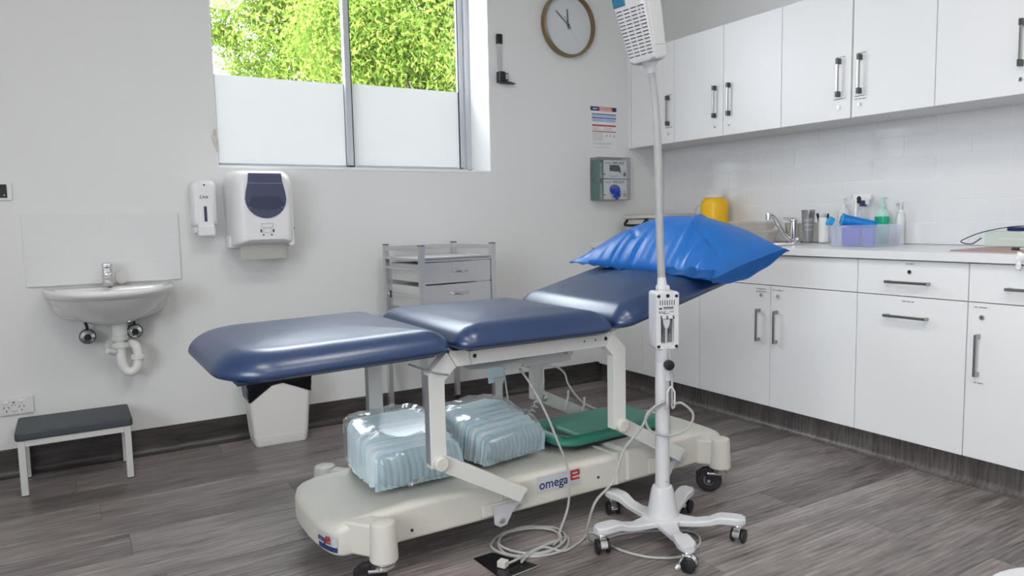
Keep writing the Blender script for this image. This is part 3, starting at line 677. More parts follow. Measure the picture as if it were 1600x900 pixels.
# white cup with instruments
t = thing('instrument_cup', 'white straight cup holding black-handled instruments beside grey jug', 'cup', (3.27, 2.30, CT))
K = Matrix.Translation((3.275, 2.331, CT + 0.006))
obj('cup', B().lathe([(0.024, 0), (0.025, 0.004), (0.0265, 0.126), (0.0245, 0.126), (0.022, 0.006)], K, 32), 'white', t)
obj('instrument', B().tube([(3.282, 2.338, CT + 0.02), (3.262, 2.362, CT + 0.152)], [0.004, 0.0065], 8), 'black', t); obj('instrument', B().tube([(3.282, 2.326, CT + 0.02), (3.265, 2.302, CT + 0.150)], [0.004, 0.0055], 8), 'black', t)
b = B(); b.tube([(3.285, 2.332, CT + 0.02), (3.275, 2.333, CT + 0.136)], 0.005, 8); b.sphere((3.275, 2.333, CT + 0.138), 0.013)
obj('spatula', b, 'grey', t)

# frosted tub with cleaning things
tb = lidded_tub('storage_tub', 'open frosted clear tub holding blue bottles on worktop', 2.985, 3.235, 1.885, 2.115, CT + 0.0008, 1.000, cat='tub')
def bottle(name, label, T, prof, m, cat='bottle'):
    t = thing(name, label, cat, T.to_translation()); obj('body', B().lathe(prof, T, 28), m, t); return t
t = thing('spray_trigger_bottle', 'clear bottle with white trigger sprayer and navy collar behind tub', 'bottle', (3.315, 2.03, CT))
P = Matrix.Translation((3.318, 2.150, CT + 0.001))
obj('body', B().lathe([(0.030, 0), (0.032, 0.005), (0.032, 0.12), (0.026, 0.15), (0.013, 0.178), (0.012, 0.19)], P, 28), 'tub', t)
obj('collar', B().lathe([(0.0155, 0.182), (0.0165, 0.186), (0.0165, 0.206), (0.014, 0.21)], P, 24), 'navy', t)
b = B(); Q = P @ Matrix.Rotation(math.radians(100), 4, 'Z')
b.box(-0.042, 0.048, -0.011, 0.011, 0.212, 0.240, 0.006, T=Q); b.box(-0.030, -0.010, -0.009, 0.009, 0.19, 0.215, 0.003, T=Q)
b.tube([Q @ Vector((0.030, 0, 0.215)), Q @ Vector((0.045, 0, 0.20)), Q @ Vector((0.046, 0, 0.175))], [0.006, 0.005, 0.004], 8); b.lathe([(0.012, 0.205), (0.012, 0.214)], P, 20)
obj('trigger_head', b, 'white', t)
obj('nozzle', B().box(0.048, 0.055, -0.007, 0.007, 0.221, 0.238, 0.002, T=Q), 'grey', t)
def pump(name, label, x, y, body, liquid, zl, wide=0.034, h=0.115, rot=60):
    t = thing(name, label, 'bottle', (x, y, CT)); P = Matrix.Translation((x, y, CT + 0.001)) @ Matrix.Rotation(math.radians(rot), 4, 'Z')
    if liquid: obj('body', B().prism(rrect(-wide, wide, -wide * 0.7, wide * 0.7, wide * 0.5), zl, P, 0.003), liquid, t)
    o = B()
    if liquid: o.rings([[(*p, zl + 0.0005) for p in rrect(-wide, wide, -wide * 0.7, wide * 0.7, wide * 0.5)], [(*p, h) for p in rrect(-wide, wide, -wide * 0.7, wide * 0.7, wide * 0.5)], [(*p, h + 0.012) for p in rrect(-wide * 0.6, wide * 0.6, -wide * 0.5, wide * 0.5, wide * 0.4)], [(*p, h + 0.02) for p in rrect(-0.012, 0.012, -0.012, 0.012, 0.0119)]], T=P)
    else: o.lathe([(wide, 0), (wide, h), (wide * 0.8, h + 0.014), (0.013, h + 0.022)], P, 28)
    obj('shoulder' if liquid else 'body', o, body, t)
    b = B(); b.lathe([(0.013, h + 0.0205), (0.014, h + 0.034), (0.008, h + 0.040), (0.0045, h + 0.041), (0.0045, h + 0.066), (0.009, h + 0.067), (0.009, h + 0.074), (0.004, h + 0.077)], P, 20)
    b.tube([P @ Vector((0, 0, h + 0.070)), P @ Vector((0.020, 0, h + 0.072)), P @ Vector((0.036, 0, h + 0.066))], [0.005, 0.0045, 0.0035], 8)
    obj('pump', b, 'white' if not liquid else 'bottletop', t)
    return t
g = pump('sanitiser_bottle', 'bright green pump bottle at the right behind the tub', 3.318, 2.052, 'bottletop', 'liquid', 0.131, 0.033, 0.150, 250)
obj('marking', B().tube(smooth_path([(3.2935, 2.072, CT + 0.125), (3.2925, 2.059, CT + 0.118), (3.2925, 2.069, CT + 0.110), (3.2935, 2.057, CT + 0.104)], 4), 0.0012, 6), 'cardgreen', g)
pump('lotion_bottle', 'pale pink pump bottle left of the spray bottle behind tub', 3.318, 2.252, 'pinkish', None, 0, 0.028, 0.155, 240)
pump('lotion_bottle', 'second pump bottle, white, half hidden right of the green one', 3.347, 1.978, 'white', None, 0, 0.018, 0.120, 60)
# brush and torch inside the tub
t = thing('scrub_brush', 'white-handled brush with black bristle head leaning in the tub', 'brush', (3.12, 2.02, CT))
b = B(); b.tube(smooth_path([(3.16, 2.075, CT + 0.01), (3.17, 2.088, CT + 0.11), (3.186, 2.100, CT + 0.195), (3.19, 2.098, CT + 0.214)], 5), [0.006] * 12 + [0.010] * 4, 10); obj('brush_handle', b, 'white', t)
b = B(); b.sphere((3.192, 2.090, CT + 0.212), 0.018, (0.6, 0.6, 1.0)); obj('bristle_head', b, 'black', t)
t = thing('blue_canister', 'blue plastic canister with open grey end lying across the tub', 'canister', (3.08, 1.99, CT))
b = B(); a_, b_ = Vector((3.04, 2.072, CT + 0.122)), Vector((3.13, 1.960, CT + 0.090))
b.tube([a_, a_ + (b_ - a_) * 0.12, b_], [0.030, 0.026, 0.022], 24, caps=False); b.tube([b_, b_ + (b_ - a_) * 0.01], [0.022, 0.01], 24); obj('body', b, 'bluecyan', t)
dd = (b_ - a_).normalized()
obj('end_ring', B().tube([a_ - dd * 0.004, a_ + dd * 0.004], 0.031, 24), 'cyanlight', t)
obj('end_inside', B().tube([a_ - dd * 0.008, a_ - dd * 0.0045], [0.018, 0.020], 20), 'greysilver', t)
tag(obj('bottle_cap', B().tube([(3.03, 2.135, CT + 0.118), (3.045, 2.125, CT + 0.110)], 0.022, 20), 'cyanlight'), 'round light blue cap resting on the tub rim left of the canister', 'cap')
def carton(name, label, x, y, z, sx, sy, sz, rz, m, cat='box'):
    T = Matrix.Translation((x, y, z)) @ Matrix.Rotation(rz, 4, 'Z'); t = thing(name, label, cat, (x, y, z), rz)
    obj('body', B().box(-sx / 2, sx / 2, -sy / 2, sy / 2, 0, sz, 0.004, T=T), m, t); return t
carton('blue_pouch', 'blue-violet plastic pouch seen through the near side of the tub', 3.05, 2.02, CT + 0.006, 0.05, 0.085, 0.080, 0.1, 'violet', 'pouch')
t = thing('violet_bottle', 'dark violet round bottle inside the tub next to the pouch', 'bottle', (3.05, 1.945, CT)); obj('body', B().lathe([(0.026, 0.006), (0.027, 0.01), (0.027, 0.078), (0.015, 0.085)], Matrix.Translation((3.05, 1.945, CT)), 24), 'violet', t)

# right end of the worktop
t = thing('clipboard_folder', 'dusty pink flat folder lying at right end of worktop', 'folder', (3.02, 1.36, CT))
b = B(); b.prism([(2.872, 1.500), (2.835, 1.22), (2.90, 1.05), (3.16, 1.08), (3.24, 1.50), (3.20, 1.52)], 0.004, Matrix.Translation((0, 0, CT + 0.0005)), 0.0008); obj('cover', b, 'pink', t)
t = thing('pen', 'black-tipped pen lying on the pink folder', 'pen', (2.96, 1.31, CT))
obj('barrel', B().tube([(2.978, 1.305, CT + 0.0095), (2.955, 1.19, CT + 0.0095)], 0.005, 10), 'creamtray', t)
obj('cap', B().tube([(2.984, 1.335, CT + 0.0095), (2.978, 1.306, CT + 0.0095)], 0.0056, 10), 'black', t)
T0 = Matrix.Translation((3.27, 1.43, CT + 0.005))
t = thing('glove_box', 'pale green carton standing behind the pink folder', 'box', (3.27, 1.43, CT + 0.005)); obj('carton', B().box(-0.05, 0.05, -0.145, 0.115, 0.0002, 0.062, 0.002, T=T0), 'mint', t)
obj('print', B().box(-0.0508, -0.0502, -0.08, 0.06, 0.030, 0.033, T=T0), 'card', t)
t = thing('spectacle_case', 'navy glittery case lying on the pale green carton', 'case', (3.27, 1.36, CT + 0.067)); obj('case', B().box(3.238, 3.30, 1.27, 1.475, CT + 0.0675, CT + 0.083, 0.007, 3), 'glitter', t)
t = thing('tissue_wad', 'crumpled white tissue heap behind the navy case', 'tissue', (3.34, 1.37, CT + 0.07))
b = B(); b.sphere((3.334, 1.40, CT + 0.083), 0.05, (0.6, 1.2, 0.30), 24)
for v in b.bm.verts: v.co += noise.noise_vector(v.co * 45) * 0.006
b.box(3.325, 3.365, 1.29, 1.50, CT + 0.0005, CT + 0.068, 0.004); obj('tissue', b, 'tissue', t)
t = thing('black_cord', 'thin black cord looping off the left of the carton', 'cord', (3.2, 1.55, CT)); obj('cord', B().tube(smooth_path([(3.25, 1.30, CT + 0.088), (3.235, 1.44, CT + 0.086), (3.20, 1.54, CT + 0.065), (3.17, 1.60, CT + 0.035), (3.17, 1.61, CT + 0.022), (3.18, 1.575, CT + 0.016), (3.205, 1.55, CT + 0.04)], 7), 0.0022, 6), 'cableb', t)
t = thing('plastic_scrap', 'small crumpled white plastic hanging over worktop edge at far right', 'wrapper', (2.755, 1.205, 0.87))
b = B(); b.sphere((2.757, 1.205, 0.895), 0.016, (0.45, 1.1, 1.0), 16)
b.sphere((2.755, 1.212, 0.868), 0.012, (0.5, 0.8, 1.5), 16)
for v in b.bm.verts: v.co += noise.noise_vector(v.co * 90) * 0.005
obj('scrap', b, 'tissue', t)

# ================================================================ THINGS ON THE BACK WALL
# clock
t = thing('wall_clock', 'round wall clock with brass rim and pale face', 'clock', (2.60, D, 2.185))
CK = wall_T(2.602, D, 2.186)
obj('rim', B().lathe([(0.182, 0.0005), (0.184, 0.004), (0.184, 0.040), (0.180, 0.044), (0.174, 0.044), (0.170, 0.036), (0.169, 0.012)], CK, 72, caps=False), 'clock', t)
obj('face', B().lathe([(0.1695, 0.004), (0.1695, 0.014)], CK, 72), 'clockf', t)
b = B()
for k in range(60):
    L_ = 0.014 if k % 5 == 0 else 0.006; w = 0.0022 if k % 5 == 0 else 0.001
    b.box(-w / 2, w / 2, 0.158 - L_, 0.158, 0.0141, 0.0146, T=CK @ Matrix.Rotation(k * PI / 30, 4, 'Z'))
obj('hour_marks', b, 'silver', t)
def hand(nm, ang, L_, w, z, back=0.025): obj(nm, B().box(-w / 2, w / 2, -back, L_, z, z + 0.0015, T=CK @ Matrix.Rotation(-math.radians(ang), 4, 'Z')), 'clockh', t)
hand('minute_hand', 309, 0.115, 0.005, 0.019); hand('hour_hand', 356, 0.090, 0.0065, 0.0165); obj('second_hand', B().box(-0.0006, 0.0006, -0.025, 0.12, 0.0212, 0.0222, T=CK @ Matrix.Rotation(-math.radians(141), 4, 'Z')), 'silver', t)
obj('hub', B().lathe([(0.007, 0.0142), (0.007, 0.026), (0.004, 0.027)], CK, 20), 'clockh', t)
hand('short_hand', 330, 0.055, 0.003, 0.0212)

# otoscope-like wall holder
t = thing('wall_holder', 'narrow black and grey bracket on wall between window and clock', 'bracket', (2.135, D, 1.82))
W = wall_T(2.135, D, 1.815)
obj('top_cap', B().box(-0.020, 0.012, 0.215, 0.268, 0.0005, 0.022, 0.003, T=W), 'black', t)
obj('strap', B().box(-0.013, 0.010, 0.055, 0.216, 0.0005, 0.016, 0.003, T=W), 'grey', t)
b = B(); b.box(-0.022, 0.016, 0.002, 0.062, 0.0005, 0.040, 0.004, T=W); b.prism([(0.0, 0.0), (0.062, 0.0), (0.09, 0.001), (0.05, 0.009), (0.0, 0.014)], 0.035, W, 0.001)
b.box(0.016, 0.042, 0.014, 0.058, 0.0005, 0.03, 0.005, T=W); obj('cradle', b, 'black', t)
obj('cradle_insert', B().box(0.022, 0.036, 0.022, 0.05, 0.0301, 0.032, 0.0005, T=W), 'grey', t)

# hygiene poster
t = thing('poster', 'small printed notice with navy and red bands above glove boxes', 'poster', (2.872, D, 1.60))
W = wall_T(2.873, D - 0.0005, 1.600)
obj('sheet', B().box(-0.104, 0.104, -0.135, 0.135, 0, 0.0012, 0.0004, 1, T=W), 'sticker', t)
def pr(nm, m, *rects):
    b = B()
    for x0, x1, y0, y1 in rects: b.box(x0, x1, y0, y1, 0.0013, 0.0018, T=W)
    obj(nm, b, m, t, smooth=False)
pr('navy_band', 'navy', (-0.101, -0.036, 0.106, 0.131), (0.07, 0.101, 0.106, 0.131), (-0.091, 0.1, 0.084, 0.089), (-0.091, 0.1, 0.061, 0.066))
pr('red_band', 'orange', (-0.036, 0.07, 0.106, 0.131)); pr('red_band', 'red', (-0.091, 0.098, 0.014, 0.023), (-0.091, 0.098, -0.021, -0.016))
pr('pale_box', 'pale', (-0.090, 0.098, 0.067, 0.083), (-0.090, 0.098, 0.040, 0.060))
b = B(); rnd = random.Random(4)
for y_, x0, x1 in [(0.052, -0.08, -0.02), (0.045, -0.08, 0.0), (0.052, 0.02, 0.08), (0.045, 0.02, 0.08), (0.006, -0.09, -0.04), (-0.001, -0.09, -0.045), (-0.008, -0.09, -0.03), (0.006, 0.0, 0.07), (-0.001, 0.0, 0.06), (-0.008, 0.0, 0.065)] + [(-0.03 - 0.008 * i, -0.088, rnd.uniform(-0.02, 0.03)) for i in range(6)] + [(-0.088, -0.08, 0.07), (-0.096, -0.08, 0.05), (-0.115, -0.09, 0.04)]:
    q = x0
    while q < x1:
        l = rnd.uniform(0.004, 0.011); b.box(q, q + l, y_ - 0.0011, y_ + 0.0011, 0.0019, 0.0022, T=W); q += l + 0.002
for q in (0.02, 0.05, 0.078): b.box(q, q + 0.006, -0.05, -0.034, 0.0019, 0.0022, T=W)
obj('small_print', b, 'greyink', t, smooth=False)
b = B()
for q in range(9): b.box(-0.028 + q * 0.0105, -0.021 + q * 0.0105, 0.109, 0.117, 0.0019, 0.0022, T=W)
for q in range(8): b.box(-0.03 + q * 0.011, -0.022 + q * 0.011, 0.121, 0.1265, 0.0019, 0.0022, T=W)
for q in range(4): b.box(-0.082 + q * 0.009, -0.076 + q * 0.009, 0.115, 0.122, 0.0019, 0.0022, T=W)
obj('heading_print', b, 'sticker', t, smooth=False)

# glove boxes in an acrylic holder
GX, GZ, GD = 2.888, 1.290, 0.0870
t = thing('glove_box_holder', 'clear acrylic wall holder with two cartons of gloves inside', 'holder', (GX, D, GZ - 0.13))
W = wall_T(GX, D, GZ)
b = B(); w = 0.1215; h = 0.129
b.box(-w, w, -h, h, 0.0005, 0.003, T=W); b.box(-w, -w + 0.0025, -h, h, 0.003, GD, T=W); b.box(w - 0.0025, w, -h, h, 0.003, GD, T=W); b.box(-w, w, -h, -h + 0.0025, 0.003, GD, T=W); b.box(-w, w, h - 0.0025, h, 0.003, GD, T=W)
b.box(-w, w, -h, h, GD, GD + 0.0025, T=W)
obj('acrylic_case', b, 'clear', t, smooth=False)
b = B()
for x in (-w, w - 0.002): b.box(x, x + 0.002, -h, h, GD + 0.0015, GD + 0.0035, T=W); 
for y in (-h, h - 0.002, -0.001): b.box(-w, w, y, y + 0.0018, GD + 0.0015, GD + 0.0035, T=W)
b.box(-w, -w + 0.0015, -h, h, 0.002, 0.004, T=W); b.box(w - 0.0015, w, h - 0.002, h, 0.002, GD, T=W); b.box(-w, -w + 0.002, h - 0.002, h, 0.002, GD, T=W); b.box(-w, -w + 0.002, -h, -h + 0.002, 0.002, GD, T=W)
obj('case_edge', b, 'greyink', t, smooth=False)
for i, (z0, lab) in enumerate(((-0.0005, 'upper white and green glove carton with black slot in clear holder'), (-0.1262, 'lower white and green glove carton with blue glove pulled out'))):
    g = thing('glove_carton', lab, 'box', (GX, D - 0.05, GZ + z0), 0, 'glove cartons in the clear holder')
    T = wall_T(GX - 0.006, D, GZ + z0) @ Matrix.Diagonal((0.90, 1, 0.88, 1)); hh = 0.112 if i == 0 else 0.122
    obj('carton', B().box(-0.122, 0.118, 0, hh, 0.012, 0.092, 0.0015, 1, T=T), 'card', g)
    b = B(); b.box(-0.1235, -0.1222, 0.0, hh, 0.010, 0.0935, T=T); b.box(-0.1235, -0.085, 0.0, hh, 0.0922, 0.0935, T=T); obj('green_panel', b, 'cardgreen', g, smooth=False)
    b = B(); b.text('VINYL BLUE', 0.019, T @ Matrix.Translation((0.045, hh - 0.017, 0.0925))); obj('print', b, 'ink', g, smooth=False)
    b = B()
    for q in range(6): b.box(-0.07 + q * 0.009, -0.064 + q * 0.009, hh - 0.021, hh - 0.014, 0.0922, 0.0928, T=T)
    obj('small_print', b, 'greyink', g, smooth=False)
    b = B()
    for q in range(7): b.box(-0.112, -0.104, 0.02 + q * 0.011, 0.027 + q * 0.011, 0.0936, 0.0940, T=T)
    obj('side_print', b, 'sticker', g, smooth=False)
    obj('seal', B().box(-0.116, -0.098, 0.003, 0.02, 0.0936, 0.0942, T=T), 'tan', g, smooth=False)
    b = B(); b.box(-0.082, -0.068, 0.022, 0.032, 0.0922, 0.0928, T=T); obj('red_mark', b, 'red', g, smooth=False)
    b = B(); b.box(0.088, 0.112, 0.015, 0.038, 0.0922, 0.0928, T=T); obj('print_tag', b, 'cardgreen' if i == 0 else 'tan', g, smooth=False)
    obj('print_drop', B().prism([(-0.004, 0), (0.004, 0), (0, 0.014)], 0.0006, T @ Matrix.Translation((0.098, 0.042, 0.0922))), 'ink', g, smooth=False)
    if i == 0:
        b = B(); b.prism([(-0.032, 0.047), (0.052, 0.043), (0.066, 0.030), (0.062, 0.060), (0.05, 0.083), (-0.032, 0.083)], 0.0015, T @ Matrix.Translation((0, 0, 0.0922))); obj('slot', b, 'slot', g, smooth=False)
        b = B(); b.prism([(-0.05, 0.022), (0.0, 0.016), (0.04, 0.022), (0.02, 0.008), (-0.02, 0.010)], 0.0008, T @ Matrix.Translation((0, 0, 0.0922))); obj('glove_picture', b, 'pale', g, smooth=False)
    else:
        b = B(); b.lathe([(0.047, 0.0922), (0.045, 0.0935)], T @ Matrix.Translation((0.012, 0.062, 0)) @ Matrix.Diagonal((1, 0.62, 1, 1)), 32); obj('slot', b, 'glove', g)
        gl = B(); GT = T @ Matrix.Translation((0.012, 0.05, 0.108))
        for x0, y0, x1, y1, r in ((-0.03, 0.0, -0.045, -0.012, 0.007), (-0.015, -0.005, -0.022, -0.040, 0.008), (0.0, -0.005, 0.004, -0.052, 0.009), (0.015, -0.004, 0.028, -0.035, 0.008), (0, 0.01, 0, -0.02, 0.022)):
            gl.tube([GT @ Vector((x0, y0, 0)), GT @ Vector(((x0 + x1) / 2, (y0 + y1) / 2, 0.006)), GT @ Vector((x1, y1, 0.002))], [r, r * 1.05, r * 0.7], 10)
        tag(obj('glove', gl, 'glove'), 'blue glove hanging out of the lower carton through the holder', 'glove')

# soap dispenser
SXc = 0.535
t = thing('soap_dispenser', 'small white wall soap dispenser left of the paper towel dispenser', 'dispenser', (SXc, D, 1.0))
W = wall_T(0.537, D, 1.13)
b = B(); rs = []
for d_, ins in ((0.0005, 0.006), (0.01, 0.002), (0.055, 0.0), (0.082, 0.005), (0.094, 0.014), (0.098, 0.026)):
    pts = []
    for x, y in rrect(-0.060 + ins, 0.060 - ins, -0.082 + ins, 0.128 - ins, [0.030, 0.030, 0.018, 0.018], 7):
        k = 1 - 0.12 * max(0, (0.03 - y)) / 0.13 - 0.10 * max(0, (y - 0.05)) / 0.08
        pts.append((x * k, y, d_))
    rs.append(pts)
b.rings(rs, T=W); obj('cover', b, 'white', t)
obj('chin', B().box(-0.046, 0.046, -0.110, -0.078, 0.0005, 0.072, 0.010, 3, T=W), 'white', t)
lv = B(); lv.box(-0.034, 0.034, -0.076, 0.026, 0.090, 0.1015, 0.006, 3, T=W); lv.box(-0.036, 0.036, -0.124, -0.070, 0.078, 0.1115, 0.010, 3, T=W); lo = obj('push_lever', lv, 'white', t)
obj('sight_window', B().box(-0.007, 0.0055, -0.058, 0.010, 0.1012, 0.1025, 0.003, 2, T=W), 'smokedk', t)
b = B(); b.text('Livia', 0.020, W @ Matrix.Translation((-0.005, 0.052, 0.0985)), 0.0003, 0.35); obj('print', b, 'navy', t, smooth=False)
obj('lock', B().lathe([(0.004, 0.0955), (0.004, 0.0985)], W @ Matrix.Translation((0.0, 0.105, 0)), 14), 'ink', t)

# paper towel dispenser
t = thing('towel_dispenser', 'large white paper towel dispenser with smoked window and paper end', 'dispenser', (0.785, D, 0.95))
TXc, TZ, TD = 0.775, 1.125, 0.215
W = wall_T(TXc, D, TZ)
def td_out(ins, n=8): return rrect(-0.140 + ins, 0.140 - ins, -0.168 + ins * 0.6, 0.178 - ins, [0.055, 0.055, 0.012, 0.012], n)
b = B(); b.rings([[(x, y, d_) for x, y in td_out(i_)] for d_, i_ in ((0.0005, 0.0), (0.05, 0.0), (0.13, 0.004), (0.175, 0.014), (0.202, 0.030), (0.213, 0.052))], T=W)
obj('cover', b, 'white', t)
b = B(); b.box(-0.146, 0.143, -0.175, -0.120, 0.0005, 0.100, 0.006, T=W); b.box(0.10, 0.128, -0.172, 0.10, 0.14, 0.190, 0.012, T=W); obj('back_body', b, 'white', t)
win_o = [(-0.078, 0.158), (0.078, 0.158), (0.082, 0.12), (0.094, 0.075), (0.098, 0.045)] + [(0.098 * math.cos(a), 0.045 + 0.088 * math.sin(a)) for a in [-PI * k / 14 for k in range(1, 14)]] + [(-0.098, 0.045), (-0.094, 0.075), (-0.082, 0.12)]
b = B(); b.prism([(x * 0.92, y) for x, y in win_o], 0.008, W @ Matrix.Translation((0, 0, 0.2095)), 0.002); wo = obj('smoked_window', b, 'smoke', t)
b = B(); b.prism([(x * 0.80, 0.05 + (y - 0.05) * 0.3 - 0.028) for x, y in win_o], 0.0008, W @ Matrix.Translation((0, 0, 0.2178))); obj('window_dark_band', b, 'smokedk', t)  # darker smoked band across the lower half of the window
b = B(); 
for y_ in (0.112, 0.032, 0.004): b.box(-0.078, 0.078, y_, y_ + 0.003, 0.2176, 0.2184, 0.0003, T=W)
obj('window_rib', b, 'smoke2', t)
b = B()
def ln(x0, x1, y0, y1): b.box(x0, x1, y0, y1, 0.2131, 0.2137, T=W)
for (x0, x1, y0, y1) in ((-0.026, 0.026, -0.066, -0.084), (-0.018, 0.018, -0.088, -0.108)):
    ln(x0, x1, y0 - 0.001, y0); ln(x0, x1, y1, y1 + 0.001); ln(x0, x0 + 0.001, y1, y0); ln(x1 - 0.001, x1, y1, y0)
for s_ in (-1, 1): b.box(s_ * 0.027 - 0.0035, s_ * 0.027 + 0.0035, -0.106, -0.092, 0.2131, 0.2137, T=W); b.box(s_ * 0.018 - 0.004, s_ * 0.018 + 0.004, -0.120, -0.114, 0.2131, 0.2137, T=W @ Matrix.Rotation(0, 4, 'Z'))
obj('pictogram', b, 'ink', t, smooth=False)
obj('lock', B().lathe([(0.006, 0), (0.006, 0.004)], frame_T((TXc + 0.1285, D - 0.165, TZ - 0.09), (0, 1, 0), (0, 0, 1), (1, 0, 0)), 14), 'ink', t)
b = B()
def pf(u, v): return Vector((-0.110 + 0.205 * u, -0.160 - 0.068 * v + 0.0015 * math.sin(u * 60) * (v > 0.9), 0.158 - 0.010 * v * v + 0.002 * math.sin(u * 5)))
b.grid(pf, 30, 5, W, 0.0006); obj('paper_end', b, 'paper', t)

# power point and switch
t = thing('power_point', 'white double power point with switches low on back wall', 'socket', (-0.222, D, 0.33))
W = wall_T(-0.222, D, 0.330)
obj('plate', B().box(-0.060, 0.060, -0.037, 0.037, 0.0005, 0.011, 0.004, T=W), 'whitesoft', t)
obj('inner_plate', B().box(-0.046, 0.034, -0.031, 0.031, 0.011, 0.0125, 0.001, T=W), 'whitesoft', t)
for sx in (-0.036, 0.016):
    obj('rocker_switch', B().box(sx - 0.009, sx + 0.009, 0.013, 0.024, 0.0125, 0.017, 0.0015, T=W), 'white', t)
    b = B(); c = sx + 0.001
    for dx, dy, a in ((-0.008, -0.004, -0.5), (0.008, -0.004, 0.5), (0, -0.019, 0)): b.box(-0.0013, 0.0013, -0.0045, 0.0045, 0.0124, 0.0129, T=W @ Matrix.Translation((c + dx, dy, 0)) @ Matrix.Rotation(a, 4, 'Z'))
    obj('pin_slots', b, 'slot', t, smooth=False)
b = B(); b.box(-0.014, -0.005, 0.013, 0.018, 0.0124, 0.0130, T=W); b.box(-0.018, -0.012, 0.003, 0.006, 0.0124, 0.0128, T=W); b.box(-0.006, -0.001, 0.003, 0.006, 0.0124, 0.0128, T=W); b.box(-0.016, 0.002, -0.023, -0.0215, 0.0124, 0.0128, T=W)
obj('print', b, 'ink', t, smooth=False)
t = thing('light_switch', 'white switch plate with black rocker at left photo edge', 'switch', (-0.21, D, 1.21))
W = wall_T(-0.215, D, 1.209)
obj('plate', B().box(-0.058, 0.038, -0.037, 0.037, 0.0005, 0.010, 0.003, T=W), 'white', t)
obj('rocker_switch', B().box(-0.045, 0.022, -0.027, 0.027, 0.010, 0.014, 0.002, T=W), 'ink', t)
obj('screw', B().lathe([(0.002, 0.014), (0.002, 0.0146)], W @ Matrix.Translation((0.012, -0.016, 0)), 10), 'chrome', t)

# ---------- wall basin
BX = 0.146
t = thing('wall_basin', 'white ceramic wall-hung hand basin below the tiled splashback', 'basin', (BX, D, 0.645))
NB = 48
def bout(w, dp, yb=D - 0.001, p=2.5):
    pts = []
    for k in range(NB + 1):
        a = PI * k / NB; c, s = math.cos(a), math.sin(a)
        pts.append((BX - w * math.copysign(abs(c) ** (2 / p), c), yb - dp * (abs(s) ** (2 / p))))
    return pts
def ring(w, dp, z, cy=0.0, p=2.5): return [(x, y - cy, z) for x, y in bout(w, dp, p=p)]
def bowl(w, dp, z, yc=D - 0.215):
    pts = []
    for k in range(NB + 1):
        a = PI * k / NB; c, s = math.cos(a), math.sin(a); pts.append((BX - w * c, yc + 0.07 - dp * s - 0.0, z))
    return pts
b = B()
b.rings([ring(0.235, 0.345, 0.770), ring(0.243, 0.376, 0.785), ring(0.246, 0.383, 0.797), ring(0.244, 0.380, 0.806), ring(0.236, 0.370, 0.810),
         [(x, y - 0.065 * (1 - 0), z) for x, y, z in ring(0.205, 0.275, 0.802)], [(x, y - 0.085, z) for x, y, z in ring(0.165, 0.215, 0.74)], [(x, y - 0.12, z) for x, y, z in ring(0.09, 0.13, 0.70)]])
b.rings([ring(0.236, 0.346, 0.772), ring(0.222, 0.325, 0.75), ring(0.190, 0.285, 0.716), ring(0.145, 0.235, 0.680), ring(0.095, 0.18, 0.655), ring(0.055, 0.12, 0.646)])
b.rings([ring(0.232, 0.165, 0.780, p=3.5), ring(0.220, 0.155, 0.73, p=3.5), ring(0.205, 0.140, 0.698, p=3.5), ring(0.190, 0.130, 0.684, p=3.5), ring(0.12, 0.11, 0.662, p=3.5), ring(0.08, 0.10, 0.650, p=3.5)])
obj('bowl', b, 'ceramic', t, angle=60)
obj('overflow_hole', B().sphere((BX - 0.003, D - 0.105, 0.8055), 0.009, (1.2, 0.6, 0.25)), 'slot', t)
t = thing('basin_tap', 'short chrome lever tap standing on the wall basin', 'tap', (0.13, 3.52, 0.81))
tx, ty = 0.136, 3.515
b = B(); b.prism(rrect(tx - 0.021, tx + 0.021, ty - 0.022, ty + 0.022, 0.015), 0.075, Matrix.Translation((0, 0, 0.8102)), 0.002)
b.box(tx - 0.016, tx + 0.016, ty - 0.095, ty, 0.848, 0.872, 0.009, 3); b.lathe([(0.011, 0.838), (0.012, 0.85)], Matrix.Translation((tx, ty - 0.082, 0)), 20); obj('body', b, 'chrome', t)
b = B(); b.box(tx - 0.020, tx + 0.020, ty - 0.045, ty + 0.018, 0.886, 0.908, 0.010, 3); b.box(tx - 0.010, tx + 0.010, ty - 0.085, ty - 0.03, 0.896, 0.906, 0.004); obj('lever', b, 'chrome', t)
tag(obj('soap_bar', B().sphere((0.192, 3.578, 0.838), 0.029, (0.85, 0.22, 1.0), 24), 'pinkish'), 'pale oval disc standing behind the basin tap', 'soap')
# waste trap
t = thing('waste_trap', 'white plastic bottle trap pipework under the wall basin', 'pipe', (BX, 3.5, 0.5))
px_, py_ = 0.166, 3.50
b = B(); b.lathe([(0.030, 0.0), (0.031, 0.045), (0.029, 0.05)], Matrix.Translation((px_, py_, 0.597)), 28); obj('waste_outlet', b, 'ceramic', t)
b = B()
for z, r_ in ((0.575, 0.0285), (0.546, 0.0305)):
    b.lathe([(r_, 0.0), (r_ + 0.001, 0.004), (r_ + 0.001, 0.018), (r_, 0.021)], Matrix.Translation((px_, py_, z)), 24)
    for k in range(16):
        a = 2 * PI * k / 16; b.box(r_, r_ + 0.0025, -0.0015, 0.0015, 0.002, 0.019, T=Matrix.Translation((px_, py_, z)) @ Matrix.Rotation(a, 4, 'Z'))
obj('union_nut', b, 'pvc', t); b = B(); b.lathe([(0.025, 0), (0.026, 0.004), (0.026, 0.018), (0.025, 0.021)], Matrix.Translation((px_ + 0.064, py_ - 0.008, 0.488)), 24)
for k in range(14): b.box(0.0255, 0.0285, -0.0015, 0.0015, 0.002, 0.019, T=Matrix.Translation((px_ + 0.064, py_ - 0.008, 0.488)) @ Matrix.Rotation(2 * PI * k / 14, 4, 'Z'))
obj('union_nut', b, 'pvc', t)
